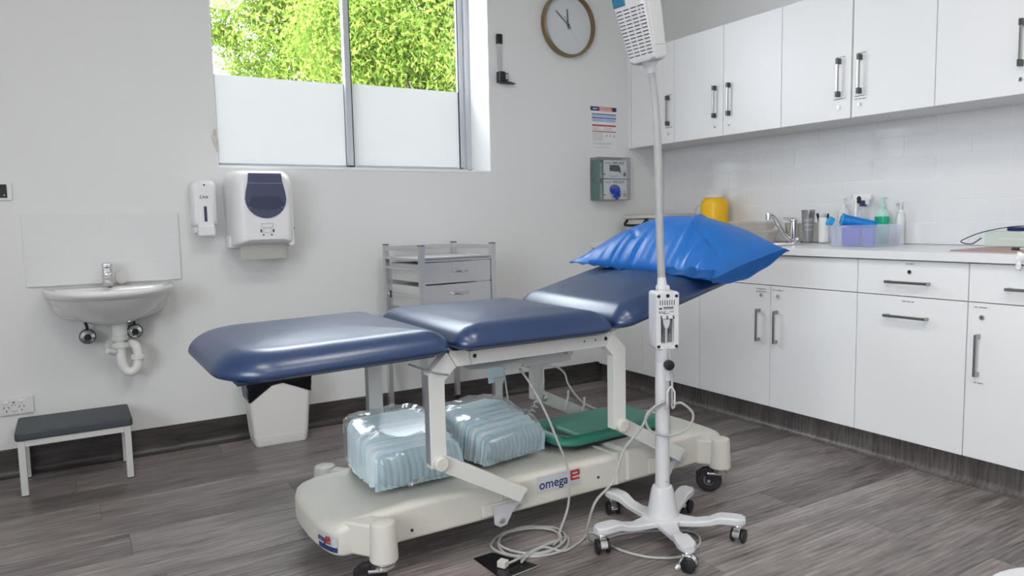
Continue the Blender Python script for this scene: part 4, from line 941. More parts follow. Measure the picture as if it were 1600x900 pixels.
b = B(); b.tube(smooth_path([(px_, py_, 0.60), (px_, py_, 0.55), (px_, py_, 0.49), (px_ + 0.010, py_, 0.450), (px_ + 0.032, py_ - 0.003, 0.434), (px_ + 0.055, py_ - 0.006, 0.450), (px_ + 0.064, py_ - 0.008, 0.485), (px_ + 0.064, py_ - 0.008, 0.52), (px_ + 0.056, py_ - 0.004, 0.548), (px_ + 0.034, py_ + 0.02, 0.557), (px_ + 0.0, py_ + 0.06, 0.56), (px_ - 0.02, D - 0.004, 0.56)], 6), 0.0190, 20); obj('pipe', b, 'pvc', t)
b = B(); b.tube([(px_ - 0.022, py_ - 0.012, 0.528), (px_ - 0.052, py_ - 0.03, 0.538)], 0.011, 16); obj('cleaning_plug', b, 'pvc', t)
obj('wall_rose', B().lathe([(0.042, 0.0008), (0.040, 0.006), (0.030, 0.016), (0.024, 0.018)], wall_T(px_ - 0.020, D, 0.540), 32), 'pvc', t)
for i, (vx, vz, lab) in enumerate(((0.048, 0.600, 'left round chrome stop valve under the wall basin'), (0.226, 0.606, 'right round chrome stop valve under the wall basin'))):
    v = thing('stop_valve', lab, 'valve', (vx, D, vz), 0, 'stop valves under the basin'); W = wall_T(vx, D, vz)
    obj('wall_rose', B().lathe([(0.030, 0.0008), (0.029, 0.006), (0.018, 0.02)], W, 28), 'chrome', v)
    obj('valve_body', B().lathe([(0.012, 0.02), (0.012, 0.065)], W, 18), 'chrome', v)
    b = B(); b.lathe([(0.018, 0.066), (0.027, 0.070), (0.030, 0.080), (0.026, 0.094), (0.014, 0.102), (0.004, 0.103)], W, 32); obj('knob', b, 'chrome', v)
    obj('knob_centre', B().lathe([(0.014, 0.1015), (0.013, 0.1045)], W, 20), 'slot', v); obj('knob_ring', B().lathe([(0.0285, 0.074), (0.0315, 0.079), (0.0285, 0.084)], W, 32, caps=False), 'black', v)
    obj('riser', B().tube(smooth_path([(vx, D - 0.055, vz + 0.010), (vx, D - 0.055, vz + 0.04), (vx - 0.008 + 0.016 * i * 0, D - 0.06, vz + 0.07)], 4), 0.006, 10), 'black' if i == 0 else 'handledk', v)
#PART3

# ================================================================ TREATMENT COUCH
YN, YR, YC = 1.868, 2.362, 2.115
bed = thing('treatment_couch', 'three-section blue vinyl treatment couch on ivory wheeled base', 'couch', (1.35, YC, FZ))
def pad(name, x0, x1, y0, y1, z, th, rr, crown=0.012, pivot=None, ang=0.0, taper=0.0):
    def rg(ins, zz):
        return [(x, y, zz) for x, y in rrect(x0 + ins, x1 - ins, y0 + ins, y1 - ins, [max(q - ins * 0.8, 0.02) for q in rr], 10)]
    R_ = [rg(0.06, z - 0.001), rg(0.018, z - 0.001), rg(0.006, z + 0.004), rg(0.001, z + 0.009)]
    for a in range(0, 91, 9):
        t_ = math.radians(a); R_.append(rg(0.085 * (1 - math.cos(t_)) ** 0.9, z + 0.014 + (th - 0.014) * math.sin(t_)))
    cx, cy = (x0 + x1) / 2, (y0 + y1) / 2; base = R_[-1]
    zt = base[0][2]
    for k in range(1, 13):
        f = 1 - k / 12.5
        R_.append([(cx + (x - cx) * f, cy + (y - cy) * f, zt + crown * (1 - f ** 2.0)) for x, y, _ in base])
    b = B(); b.rings(R_)
    for v in b.bm.verts:
        n = noise.noise_vector(v.co * 5.5) * 0.0022 + noise.noise_vector(v.co * 22) * 0.0006; v.co += n
    if pivot:
        P_ = Matrix.Translation(pivot) @ Matrix.Rotation(ang, 4, 'Y') @ Matrix.Translation(-Vector(pivot)); b.bm.transform(P_)
    o = obj(name, b, 'vinyl', bed, angle=80)
    # staple line and board under the pad
    b = B(); b.box(x0 + 0.045, x1 - 0.045, y0 + 0.045, y1 - 0.045, z - 0.010, z + 0.002, 0.004)
    if pivot: b.bm.transform(P_)
    obj('pad_board', b, 'vinyldk', bed)
    return o
pad('foot_cushion', 0.283, 0.905, 1.785, 2.445, 0.688, 0.070, [0.06, 0.15, 0.15, 0.06], pivot=(0.905, 0, 0.69), ang=-0.022)
pad('seat_cushion', 0.918, 1.487, 1.785, 2.445, 0.691, 0.070, [0.06] * 4)
ANG = -0.242
pad('back_cushion', 1.500, 2.225, 1.785, 2.445, 0.690, 0.070, [0.10, 0.06, 0.06, 0.10], pivot=(1.490, 0, 0.69), ang=ANG)
# gathered vinyl tucks at the foot cushion corner
for k in range(5):
    x = 0.842 + k * 0.010; obj('vinyl_tuck', B().tube([(x, 1.793, 0.703), (x + 0.003, 1.803, 0.691)], 0.0040, 8), 'vinyl', bed)

def frame_side(y, y0, y1, name):
    """inverted U of rectangular tube with chamfered corners"""
    b = B(); W = frame_T((0, y1, 0), (1, 0, 0), (0, 0, 1), (0, -1, 0)); d = y1 - y0
    out = [(0.846, 0.350), (0.846, 0.625), (0.905, 0.684), (1.508, 0.684), (1.567, 0.625), (1.567, 0.352), (1.515, 0.352), (1.515, 0.600), (1.480, 0.636), (0.935, 0.636), (0.896, 0.600), (0.896, 0.350)]
    b.prism(out[:3] + [(0.935, 0.636), (0.896, 0.600), (0.896, 0.350)], d, W, 0.003); b.prism([(0.9055, 0.684), (1.5075, 0.684), (1.480, 0.636), (0.9355, 0.636)], d, W, 0.003); b.prism([(1.508, 0.684), (1.567, 0.625), (1.567, 0.352), (1.515, 0.352), (1.515, 0.600), (1.4805, 0.636)], d, W, 0.003)
    f = obj(name, b, 'frame', bed)
    for x in (0.995, 1.395, 1.44, 1.482):
        r_ = 0.0065 if x in (0.995, 1.482) else 0.003; yy = y0 if y < YC else y1; obj('bolt_hole', B().tube([(x, yy - 0.0008, 0.662), (x, yy + 0.0008, 0.662)], r_, 12), 'slot', f)
    obj('side_trim', B().box(0.8450, 0.8475, y0 + 0.003, y1 - 0.003, 0.36, 0.62), 'framegr', f)
    return f
frame_side(YN, YN - 0.016, YN + 0.020, 'side_frame'); frame_side(YR, YR - 0.02, YR + 0.016, 'side_frame')
for q in ((0.95, 0.99, YN + 0.02, YR - 0.02, 0.645, 0.68), (1.42, 1.46, YN + 0.02, YR - 0.02, 0.645, 0.68), (0.40, 0.93, 1.98, 2.01, 0.652, 0.674), (0.40, 0.93, 2.22, 2.25, 0.652, 0.674)): obj('cross_bar', B().box(*q, 0.003), 'frame', bed)
for y in (1.93, 2.30): obj('back_support', B().tube([(1.46, y, 0.655), (1.55, y, 0.674), (2.05, y, 0.674 + 0.5 * 0.247)], 0.012, 10), 'frame', bed)
# thin hinge plate lying over the near leg, and dark edge strip
b = B(); b.tube(smooth_path([(0.800, 1.885, 0.655), (0.86, 1.848, 0.630), (0.905, 1.846, 0.618)], 5), 0.003, 6); b.tube([(0.972, 1.846, 0.684), (0.980, 1.846, 0.635)], 0.0012, 6); obj('seam_wire', b, 'framegr', bed)

def link(x0, z0, x1, z1, ya, yb, name='lift_arm'):
    b = B(); dx, dz = x1 - x0, z1 - z0; L_ = math.hypot(dx, dz); T = frame_T((x0, yb, z0), (dx / L_, 0, dz / L_), (-dz / L_, 0, dx / L_), (0, -1, 0))
    T = frame_T((x0, yb, z0), (dx / L_, 0, dz / L_), (dz / L_ * 1.0, 0, -dx / L_), (0, 1, 0)) if False else T
    b.prism([(-0.022, -0.012), (-0.012, -0.024), (L_, -0.024), (L_ + 0.006, 0.024), (-0.010, 0.024), (-0.022, 0.012)], yb - ya, T, 0.003)
    return obj(name, b, 'frame', bed)
for (px1, px2, ya, yb, cap, s) in ((0.873, 1.155, YN - 0.015, YN + 0.020, YN - 0.016, -1), (1.545, 1.825, YN - 0.015, YN + 0.020, YN - 0.016, -1)):
    a = link(px1 + 0.01, 0.360, px2, 0.205, ya, yb)
    b = B(); b.lathe([(0.021, -0.006), (0.022, 0.0), (0.022, 0.014), (0.018, 0.018), (0.004, 0.0185)], frame_T((px1, cap, 0.362), (1, 0, 0), (0, 0, 1), (0, -1, 0)), 28); obj('pivot_cap', b, 'chassis', bed)
for px1, px2 in ((0.873, 1.155), (1.565, 1.840)):
    link(px1 + 0.01, 0.350, px2, 0.215, YR - 0.020, YR + 0.012)
    obj('pivot_bolt', B().lathe([(0.012, -0.002), (0.012, 0.008), (0.007, 0.010)], frame_T((px1, YR - 0.020, 0.352), (1, 0, 0), (0, 0, 1), (0, -1, 0)), 8), 'steel', bed)
# brackets and bolts below the chassis at the arm ends
for bx_ in (1.090, 1.765):
    b = B(); b.prism([(-0.028, 0.03), (-0.024, -0.028), (-0.005, -0.040), (0.018, -0.036), (0.040, 0.0), (0.062, 0.022), (0.062, 0.03)], 0.006, frame_T((bx_, 1.884, 0.150), (1, 0, 0), (0, 0, 1), (0, -1, 0)), 0.001)
    b.box(bx_ + 0.048, bx_ + 0.098, 1.882, 1.905, 0.165, 0.200, 0.002); obj('pivot_bracket', b, 'grey', bed)
    obj('pivot_bolt', B().lathe([(0.011, 0), (0.011, 0.006), (0.007, 0.008)], frame_T((bx_ - 0.002, 1.878, 0.133), (1, 0, 0), (0, 0, 1), (0, -1, 0)), 6), 'steel', bed)

# chassis: body with two bowed end caps
CZ0, CZ1 = 0.134, 0.243
def chas(ins, z, notch=0):
    y0, y1 = 1.900 + ins, 2.332 - ins; p = []
    def arc(cx, ex, ya, yb, n=14):
        return [(cx + (ex - cx) * math.sin(PI * (0.5 - 0.5 * math.cos(PI * k / n)) if False else PI * k / n) ** 0.42, ya + (yb - ya) * (0.5 - 0.5 * math.cos(PI * k / n))) for k in range(n + 1)]
    p += arc(2.03, 2.118 - ins, y0, y1)
    p += [(1.9, y1), (1.5, y1), (1.0, y1), (0.80, y1)]
    p += arc(0.645, 0.548 + ins, y1, y0)
    p += [(0.80, y0), (1.0, y0), (1.5, y0), (1.9, y0)]
    return [(x, y, z) for x, y in p]
b = B(); b.rings([chas(0.022, CZ0 + 0.006), chas(0.008, CZ0), chas(0.0, CZ0 + 0.010), chas(0.0, CZ1 - 0.020), chas(0.004, CZ1 - 0.008), chas(0.014, CZ1 - 0.001), chas(0.028, CZ1 + 0.001)])
for v in b.bm.verts:      # end caps are slightly domed and drop to the ends
    if v.co.z > 0.2:
        if v.co.x < 0.74: v.co.z -= 0.030 * min(1, (0.74 - v.co.x) / 0.18) ** 1.5
        if v.co.x > 1.96: v.co.z -= 0.018 * min(1, (v.co.x - 1.96) / 0.16) ** 1.5
obj('chassis_cover', b, 'chassis', bed, angle=50)
b = B()
b.box(1.605, 1.965, 1.893, 2.338, CZ0 + 0.004, CZ1 + 0.010, 0.012, 3); obj('raised_cover', b, 'chassis', bed)
obj('cover_rib', B().box(1.560, 1.572, 1.8965, 2.336, CZ0 + 0.003, CZ1 + 0.003, 0.004, 2), 'chassis', bed); obj('cover_rib', B().box(1.10, 1.106, 1.898, 1.905, CZ0 + 0.01, CZ1 - 0.02, 0.002), 'chassis', bed)
# side web between the rail ends under the near arm
obj('side_boss', B().box(1.03, 1.145, 1.888, 1.902, 0.147, 0.185, 0.004), 'chassis', bed); obj('side_boss', B().box(1.70, 1.80, 1.884, 1.895, 0.150, 0.205, 0.004), 'chassis', bed)
for x, z in ((0.800, 0.163), (1.484, 0.180)): obj('screw_hole', B().tube([(x, 1.8992, z), (x, 1.901, z)], 0.0048, 12), 'slot', bed)
# castor towers
towers = [(0.690, 1.842, -1, 1), (2.008, 1.845, 1, 1), (0.697, 2.390, -1, -1), (2.002, 2.390, 1, -1)]
for i, (x, y, sx, sy) in enumerate(towers):
    P = Matrix.Translation((x, y, 0)); b = B()
    b.lathe([(0.038, 0.128), (0.040, 0.132), (0.036, 0.228), (0.033, 0.236), (0.022, 0.240), (0.002, 0.241)], P, 32)
    yy = y + sy * 0.075
    hull = [(x - 0.031, y), (x + 0.031, y), (x - 0.002, 1.925), (x - 0.088, 1.925)] if sy > 0 else [(x + 0.030, y), (x - 0.030, y), (x - 0.03 - sx * 0.075, yy), (x + 0.03 - sx * 0.06, yy)]
    ar = sum(hull[k][0] * hull[(k + 1) % 4][1] - hull[(k + 1) % 4][0] * hull[k][1] for k in range(4))
    if ar < 0: hull = hull[::-1]
    b.prism(hull, 0.094, Matrix.Translation((0, 0, 0.137)), 0.008, 3)
    obj('castor_tower', b, 'chassis', bed)
    # castor: chrome collar, fork, wheel, brake pedal
    a = math.radians((158, 133, 162, 120)[i]); ca, sa = math.cos(a), math.sin(a); off = 0.030
    K = Matrix.Translation((x, y, 0)) @ Matrix.Rotation(a, 4, 'Z')
    cs = B(); cs.lathe([(0.027, 0.108), (0.031, 0.110), (0.031, 0.117), (0.027, 0.119), (0.027, 0.128)], P, 28); cs.box(-0.01, 0.045, -0.026, 0.026, 0.102, 0.112, 0.004, T=K)
    c = obj('castor', cs, 'chrome', bed)
    f = B()
    for s in (-1, 1): f.prism([(-0.005, 0.112), (0.050, 0.112), (off + 0.020, 0.072), (off - 0.004, 0.070)], 0.004, K @ frame_T((0, s * 0.0205 + 0.002, 0), (1, 0, 0), (0, 0, 1), (0, -1, 0)), 0.001)
    f.prism([(0.035, 0.118), (0.060, 0.120), (0.085, 0.100), (0.080, 0.090), (0.055, 0.104), (0.035, 0.106)], 0.036, K @ frame_T((0, 0.018, 0), (1, 0, 0), (0, 0, 1), (0, -1, 0)), 0.002)
    obj('fork', f, 'black', c)
    WT_ = K @ frame_T((off + 0.008, 0, FZ + 0.0465), (1, 0, 0), (0, 0, 1), (0, -1, 0))
    w = B(); w.lathe([(0.032, -0.0145), (0.042, -0.014), (0.0460, -0.008), (0.0465, 0), (0.0460, 0.008), (0.042, 0.014), (0.032, 0.0145)], WT_, 40); obj('tyre', w, 'rubber', c)
    w = B(); w.lathe([(0.032, -0.0135), (0.030, -0.0150), (0.030, 0.0150), (0.032, 0.0135)], WT_, 36); w.lathe([(0.020, -0.0165), (0.020, 0.0165)], WT_, 28); obj('wheel_hub', w, 'wheelhub', c)
    obj('axle', B().lathe([(0.006, -0.026), (0.006, 0.026)], WT_, 8), 'chrome', c)
# logo plates
LT = frame_T((1.322, 1.8995, 0.204), (1, 0, 0), (0, 0, 1), (0, -1, 0))
lp = obj('logo_plate', B().box(-0.088, 0.088, -0.027, 0.027, 0, 0.001, 0.0008, 1, T=LT), 'silver', bed)
obj('logo_text', B().text('omega', 0.044, LT @ Matrix.Translation((-0.022, -0.003, 0.0012)), 0.0004, wx=0.98), 'navy', lp, smooth=False)
b = B(); e = LT @ Matrix.Translation((0.064, 0.006, 0.001))       # bold rounded red e built from bars
for x0, x1, y0, y1 in ((-0.019, -0.012, -0.016, 0.016), (-0.015, 0.015, 0.0095, 0.0165), (-0.015, 0.018, -0.0165, -0.0095), (-0.015, 0.016, -0.0032, 0.0032), (0.011, 0.018, -0.001, 0.0145)): b.box(x0, x1, y0, y1, 0, 0.0008, T=e)
obj('logo_letter', b, 'red', lp, smooth=False)
# logo on the foot end
def endp(th_, z, off=0.0006):
    y = 1.900 + (2.332 - 1.900) * (0.5 - 0.5 * math.cos(th_)); x = 0.645 + (0.548 - 0.645) * math.sin(th_) ** 0.42; return Vector((x - off, y - off * 0.6, z))
b = B(); b.grid(lambda u, v: endp(0.35 + 0.62 * u, 0.146 + 0.014 * v, 0.001), 14, 1); obj('logo_stripe', b, 'navy', bed)
b = B(); b.grid(lambda u, v: endp(0.35 + 0.62 * u, 0.162 + 0.030 * v, 0.0008), 14, 1); ls = obj('logo_strip', b, 'silver', bed)
def endT(th_, z):
    p = endp(th_, z, 0.0022); q = endp(th_ - 0.04, z, 0.0022) - endp(th_ + 0.04, z, 0.0022) + p; t_ = (q - p).normalized(); return frame_T(p, t_, (0, 0, 1), t_.cross(Vector((0, 0, 1))))
b = B()
for ch, th_ in zip('omega', (0.94, 0.87, 0.80, 0.74, 0.685)): b.text(ch, 0.026, endT(th_, 0.176) @ Matrix.Translation((0, 0, 0.0012)), 0.0003, wx=0.72)
obj('logo_text', b, 'navy', ls, smooth=False)
b = B(); e = endT(0.625, 0.178) @ Matrix.Translation((0, 0, 0.0018))
for x0, x1, y0, y1 in ((-0.010, -0.006, -0.010, 0.010), (-0.008, 0.008, 0.0055, 0.0105), (-0.008, 0.010, -0.0105, -0.0055), (-0.008, 0.009, -0.0022, 0.0022), (0.005, 0.010, -0.001, 0.009)): b.box(x0, x1, y0, y1, 0, 0.0008, T=e)
obj('logo_letter', b, 'red', ls, smooth=False)
# lifting motor and control box under the seat
b = B(); b.box(1.17, 1.30, 2.02, 2.18, 0.600, 0.655, 0.014); b.box(1.24, 1.44, 1.98, 2.16, 0.573, 0.640, 0.012, 3); b.box(1.28, 1.36, 2.00, 2.14, 0.560, 0.580, 0.008); obj('motor_housing', b, 'grey', bed)
b = B(); b.lathe([(0.040, -0.10), (0.041, 0.06)], frame_T((1.205, 2.04, 0.608), (1, 0, 0), (0, 0, 1), (0, -1, 0)), 28); obj('motor_drum', b, 'cream', bed)
b = B(); b.box(1.335, 1.43, 1.975, 1.985, 0.632, 0.645, 0.002); obj('control_slot', b, 'slot', bed)
b = B(); b.box(1.405, 1.43, 1.96, 1.98, 0.60, 0.648, 0.003); b.box(1.38, 1.41, 1.965, 1.98, 0.632, 0.64, 0.001); obj('clip', b, 'grey', bed)
b = B(); b.grid(lambda u, v: Vector((1.00 + 0.20 * u, 1.90 + 0.10 * v, 0.612 - 0.010 * math.sin(PI * u) + 0.012 * v + 0.012 * u)), 12, 3, thick=0.0015); obj('underlay_sheet', b, 'padw', bed)
# hanging hand control and cords
b = B(); b.prism([(-0.032, 0.0), (0.036, 0.006), (0.030, 0.098), (-0.038, 0.100)], 0.003, frame_T((1.322, 2.300, 0.455), (1, 0, 0), (0, 0, 1), (0, -1, 0)), 0.001); hs = obj('hand_control', b, 'pad', bed)
b = B(); b.prism([(-0.014, 0.0), (0.012, 0.0), (0.014, 0.075), (0.026, 0.105), (-0.026, 0.105), (-0.014, 0.075)], 0.006, frame_T((1.332, 2.296, 0.370), (1, 0, 0), (0, 0, 1), (0, -1, 0)), 0.002); obj('grip', b, 'cream', hs)
b = B(); b.box(1.305, 1.345, 2.2955, 2.2965, 0.520, 0.531); obj('print', b, 'navy', hs, smooth=False)
b = B(); b.tube(smooth_path([(1.325, 2.31, 0.60), (1.325, 2.305, 0.555)], 3), 0.004, 8); b.tube(smooth_path([(1.335, 2.297, 0.372), (1.345, 2.297, 0.352), (1.365, 2.30, 0.350), (1.372, 2.30, 0.38), (1.362, 2.30, 0.46), (1.357, 2.31, 0.54), (1.36, 2.32, 0.60)], 6), 0.0032, 8); obj('lead', b, 'cablew', hs)
b = B(); pts = []
p0 = Vector((1.425, 2.285, 0.275)); p1 = Vector((1.548, 2.325, 0.395)); ax = (p1 - p0).normalized(); e1 = ax.orthogonal().normalized(); e2 = ax.cross(e1)
for k in range(16 * 9 + 1):
    u = k / (16 * 9); a = 2 * PI * 9 * u; c0 = p0.lerp(p1, u) - Vector((0, 0, 0.012 * math.sin(PI * u))); pts.append(c0 + (e1 * math.cos(a) + e2 * math.sin(a)) * 0.0095)
pts = [Vector((1.40, 2.27, 0.262))] + pts + [Vector((1.555, 2.33, 0.42)), Vector((1.552, 2.33, 0.47)), Vector((1.535, 2.33, 0.53)), Vector((1.52, 2.32, 0.60))]
b.tube(pts, 0.0036, 6); obj('coiled_cord', b, 'cablew', bed)
b = B(); b.tube(smooth_path([(1.62, 2.32, 0.635), (1.605, 2.318, 0.56), (1.585, 2.32, 0.50), (1.575, 2.32, 0.485), (1.62, 2.325, 0.470), (1.655, 2.328, 0.44), (1.67, 2.330, 0.40), (1.71, 2.332, 0.345), (1.76, 2.333, 0.30), (1.83, 2.32, 0.262)], 6), 0.0038, 8)
for x, z in ((1.665, 0.325), (1.745, 0.285)): b.tube([(x - 0.012, 2.330, z - 0.03), (x + 0.004, 2.326, z + 0.02), (x + 0.010, 2.334, z + 0.045)], 0.004, 6)
obj('thin_cord', b, 'cablew', bed)

# ---------- pillow
t = thing('pillow', 'bright blue disposable-covered pillow on raised backrest', 'pillow', (2.03, 2.1, 0.87))
A_, B_, C_, D_ = Vector((1.835, 1.735, 0.838)), Vector((1.800, 2.475, 0.876)), Vector((2.255, 1.765, 0.930)), Vector((2.235, 2.475, 0.960))
def se(u, p=2.4): return max(0.0, 1 - abs(2 * u - 1) ** p)
def seg_d(u, v, a, c):
    px, py = u - a[0], v - a[1]; dx, dy = c[0] - a[0], c[1] - a[1]; L2 = dx * dx + dy * dy; t_ = max(0, min(1, (px * dx + py * dy) / L2)); return math.hypot(px - dx * t_, py - dy * t_), t_
def pil(u, v, top=True):
    # corners stay, edges bow inwards
    uu = u; vv = v
    base = A_.lerp(B_, vv).lerp(C_.lerp(D_, vv), uu)
    bow = 0.016; base += Vector((bow * math.sin(PI * vv) * (1 - 2 * uu) * 1.0, bow * math.sin(PI * uu) * (1 - 2 * vv), 0))
    fx_ = lambda x: 1 - (1 - min(1.0, max(0.0, x))) ** 1.7
    e = fx_(u / 0.46) * fx_((1 - u) / 0.50) * fx_(v / 0.36) * fx_((1 - v) / 0.50); e = e ** 0.60
    if top:
        h = 0.148 * e * (1 + 0.10 * (u - 0.3))
        h += 0.006 * e * noise.noise(Vector((u * 5, v * 6, 2.2)))
        # folds radiating from the foot seam
        w = math.exp(-u * 7.0); h += w * 0.010 * min(1, e * 4) * (math.sin(v * 62 + 3 * math.sin(v * 9)) + 0.5 * math.sin(v * 131 + 4 * math.sin(v * 7))) * (0.6 + 0.4 * math.sin(v * 13))
        for a, c, am, wd in (((0.05, 0.24), (0.40, 0.30), 0.009, 0.022), ((0.40, 0.30), (0.96, 0.46), 0.010, 0.022), ((0.40, 0.30), (0.22, 0.0), -0.011, 0.020), ((0.20, 0.62), (0.42, 0.80), -0.008, 0.016), ((0.62, 0.70), (0.80, 0.95), 0.008, 0.03)):
            d_, _ = seg_d(u, v, a, c); h += am * math.exp(-(d_ / wd) ** 2) * min(1, e * 1.5)
        z = h
    else:
        z = -0.034 * min(1, e * 1.6) * (0.35 + 0.65 * v)
    return base + Vector((0, 0, z + (0.006 if top else 0.0) * 0))
b = B(); n1, n2 = 64, 96
b.grid(lambda u, v: pil(u, v, True), n1, n2); b.grid(lambda u, v: pil(u, v, False), n1, n2); bmesh.ops.remove_doubles(b.bm, verts=b.bm.verts, dist=0.0002); bmesh.ops.recalc_face_normals(b.bm, faces=b.bm.faces[:])
obj('cover', b, 'pillow', t, angle=80)
# flat seam hem round the foot edge, wavy
b = B()
b.grid(lambda u, v: pil(0, 0.28 + 0.72 * u) + Vector((-0.012 * v, 0, 0.003 * math.sin(u * 50) * v - 0.004 * v)), 90, 2, thick=0.0012)
b.grid(lambda u, v: pil(u, 0) + Vector((0.012 * v * u, -0.014 * v, -0.008 * v - 0.040 * v * math.sin(PI * min(1, u * 1.05)) + 0.002 * math.sin(u * 23) * v)), 60, 3, thick=0.0012)
b.grid(lambda u, v: pil(1, u * 0.5) + Vector((0.012 * v, 0, -0.012 * v)), 30, 2, thick=0.0012)
obj('hem', b, 'pillow', t, angle=80)
b = B(); b.grid(lambda u, v: pil(0.0, 0.0).lerp(pil(0.0, 0.30), u) + Vector((-0.014 + 0.030 * v, -0.012 + 0.004 * math.sin(u * 9), 0.004 + 0.028 * v + 0.003 * math.sin(u * 14 + v))), 24, 8, thick=0.0015); obj('cover_flap', b, 'pillow', t, angle=80)

# ---------- things on the chassis
def pack(name, label, cx, cy, z0, sx, sy, sz, rz, n, lean, seed, knot):
    rnd = random.Random(seed); T = Matrix.Translation((cx, cy, z0)) @ Matrix.Rotation(rz, 4, 'Z')
    t = thing(name, label, 'pack', (cx, cy, z0), rz, 'wrapped underpad packs on the couch base')
    th_ = sy / n * 0.86; proto = {}
    for i in range(n):
        f = i / (n - 1); y = -sy / 2 + sy * (i + 0.5) / n
        ky = i % 3
        if ky not in proto:
            b = B(); W = frame_T((0, 0, 0), (1, 0, 0), (0, 0, 1), (0, -1, 0))
            def sh(u, v):
                x = -sx / 2 + sx * u; return x
            rr_ = rrect(-sx / 2, sx / 2, 0, sz, [0.03, 0.03, 0.012, 0.012], 4)
            b.prism(rr_, th_, W, min(th_ * 0.42, 0.004), 2)
            for v in b.bm.verts:
                v.co.y += 0.004 * math.sin(v.co.x * 22 + ky * 2) + 0.003 * math.sin(v.co.z * 40 + ky); v.co.z += 0.003 * math.sin(v.co.x * 30 + ky * 1.7)
            b.bm.transform(T)
            o = obj('underpad', b, 'pad' if ky else 'padw', t, angle=60); proto[ky] = o
        else:
            o = proto[ky].copy(); C.objects.link(o); o.parent = t
        o.location = (rnd.uniform(-1, 1) * 0.004, y + th_ / 2 + 0.0, 0.004 + 0.0 * f)
        s = 1 - 0.10 * abs(2 * f - 1) ** 3; o.scale = (s, 1, s * (0.66 + 0.36 * f ** 0.8) * (1 + rnd.uniform(-0.03, 0.02)))
        o.rotation_euler = (lean + 0.22 * (f - 0.5) * 0, rnd.uniform(-0.02, 0.02) - 0.06 * max(0, 0.35 - f), rnd.uniform(-0.025, 0.025))
    # pleated folded edges on the near end
    b = B()
    def pl(u, v):
        am = 0.0045 * (1 - 0.6 * v); x = (u - 0.5) * sx * 0.93 + 0.05 * (u - 0.3) * (1 - v) * 0.6
        return Vector((x, -sy / 2 - 0.004 - am * abs(math.sin(u * 46 + 3.5 * v * (1 - u))) - 0.016 * math.sin(PI * min(1, 1.15 * (1 - v))) - 0.004 * noise.noise(Vector((u * 9, v * 4, seed))), 0.004 + sz * 0.66 * v * (0.94 + 0.06 * math.sin(u * 3))))
    b.grid(pl, 130, 8, T, 0.0015); obj('folded_edge', b, 'pad', t, angle=50)
    # loose plastic wrap
    b = B(); nseg = 90; R_ = []
    for k in range(19):
        a = PI * k / 18; zz = (1 - math.cos(a)) / 2; ins = 1 - 0.45 * (abs(2 * zz - 1) ** 7)
        ringp = []
        for j in range(nseg):
            q = 2 * PI * j / nseg; c, s = math.cos(q), math.sin(q); e = 0.45
            x = math.copysign(abs(c) ** e, c) * (sx / 2 + 0.016) * ins; y = math.copysign(abs(s) ** e, s) * (sy / 2 + 0.020) * ins - (0.016 if s < 0 else 0) * abs(s) * ins
            fy_ = min(1, max(0, (y + sy / 2) / sy)); h = sz * (0.68 + 0.36 * fy_ ** 0.8) + 0.012
            w = noise.noise(Vector((x * 18 + seed, y * 18, zz * 3))) * 0.012 + noise.noise(Vector((x * 50, y * 50 + seed, zz * 9))) * 0.005
            ringp.append((x * (1 + w * 2.2), y * (1 + w * 2.2), 0.002 + zz * h + w * 1.2 * (zz > 0.1)))
        R_.append(ringp)
    b.rings(R_, T=T); obj('plastic_wrap', b, 'wrap', t, angle=25)
    if knot:
        b = B(); k0 = T @ Vector(knot)
        for a in range(7):
            an = -2.6 + a * 0.35; b.tube(smooth_path([k0, k0 + Vector((0.014 * math.cos(an), 0.010 * math.sin(an), 0.004)), k0 + Vector((0.030 * math.cos(an), 0.020 * math.sin(an) - 0.004, -0.010 + 0.003 * a))], 3), [0.005, 0.004, 0.002, 0.003, 0.005, 0.006, 0.003], 6)
        obj('wrap_tail', b, 'wrap', t, angle=25)
    return t
pack('underpad_pack', 'left clear-wrapped pack of pale blue underpads, behind the front leg', 0.885, 2.175, 0.246, 0.290, 0.290, 0.172, math.radians(-1), 26, 0.10, 5, (-0.02, -0.165, 0.02))
pack('underpad_pack', 'right clear-wrapped pack of pale blue underpads, next to green board', 1.220, 2.195, 0.247, 0.262, 0.275, 0.158, math.radians(9), 25, 0.16, 9, None)
# green padded board with hand slot
t = thing('padded_board', 'green padded board with hand slot lying on couch base', 'board', (1.70, 2.15, 0.262), math.radians(1))
BT = Matrix.Translation((1.668, 2.140, 0.2545)) @ Matrix.Rotation(math.radians(2), 4, 'Z')
def brd(ins, z): return [(x, y, z) for x, y in rrect(-0.265 + ins, 0.255 - ins, -0.145 + ins, 0.145 - ins, [0.05, 0.07, 0.07, 0.05], 8)]
def slot_r(ins, z): # same count of points as the outline
    return [(x, y, z) for x, y in rrect(-0.224 - ins, -0.180 + ins, -0.105 - ins, 0.030 + ins, 0.020, 8)]
b = B(); b.rings([slot_r(0, 0.006), brd(0.02, 0.006), brd(0.004, 0.012), brd(0.0, 0.020), brd(0.006, 0.034), brd(0.026, 0.042), slot_r(0.016, 0.042), slot_r(0.006, 0.036), slot_r(0, 0.024), slot_r(0, 0.006)], caps=False, T=BT)
obj('cushion', b, 'green', t, angle=80)
b = B(); b.rings([brd(0.012, 0.0003), brd(0.012, 0.0075)], T=BT)
obj('base_board', b, 'greendk', t)
obj('slot_shade_fill', B().prism([(p[0], p[1]) for p in slot_r(-0.0012, 0)], 0.024, BT @ Matrix.Translation((0, 0, 0.0078))), 'greendk', t)  # dark plug filling the slot, its shade put into the colour
obj('red_strip', B().box(0.12, 0.23, 0.098, 0.106, 0.0405, 0.0432, T=BT), 'orange', t, smooth=False)

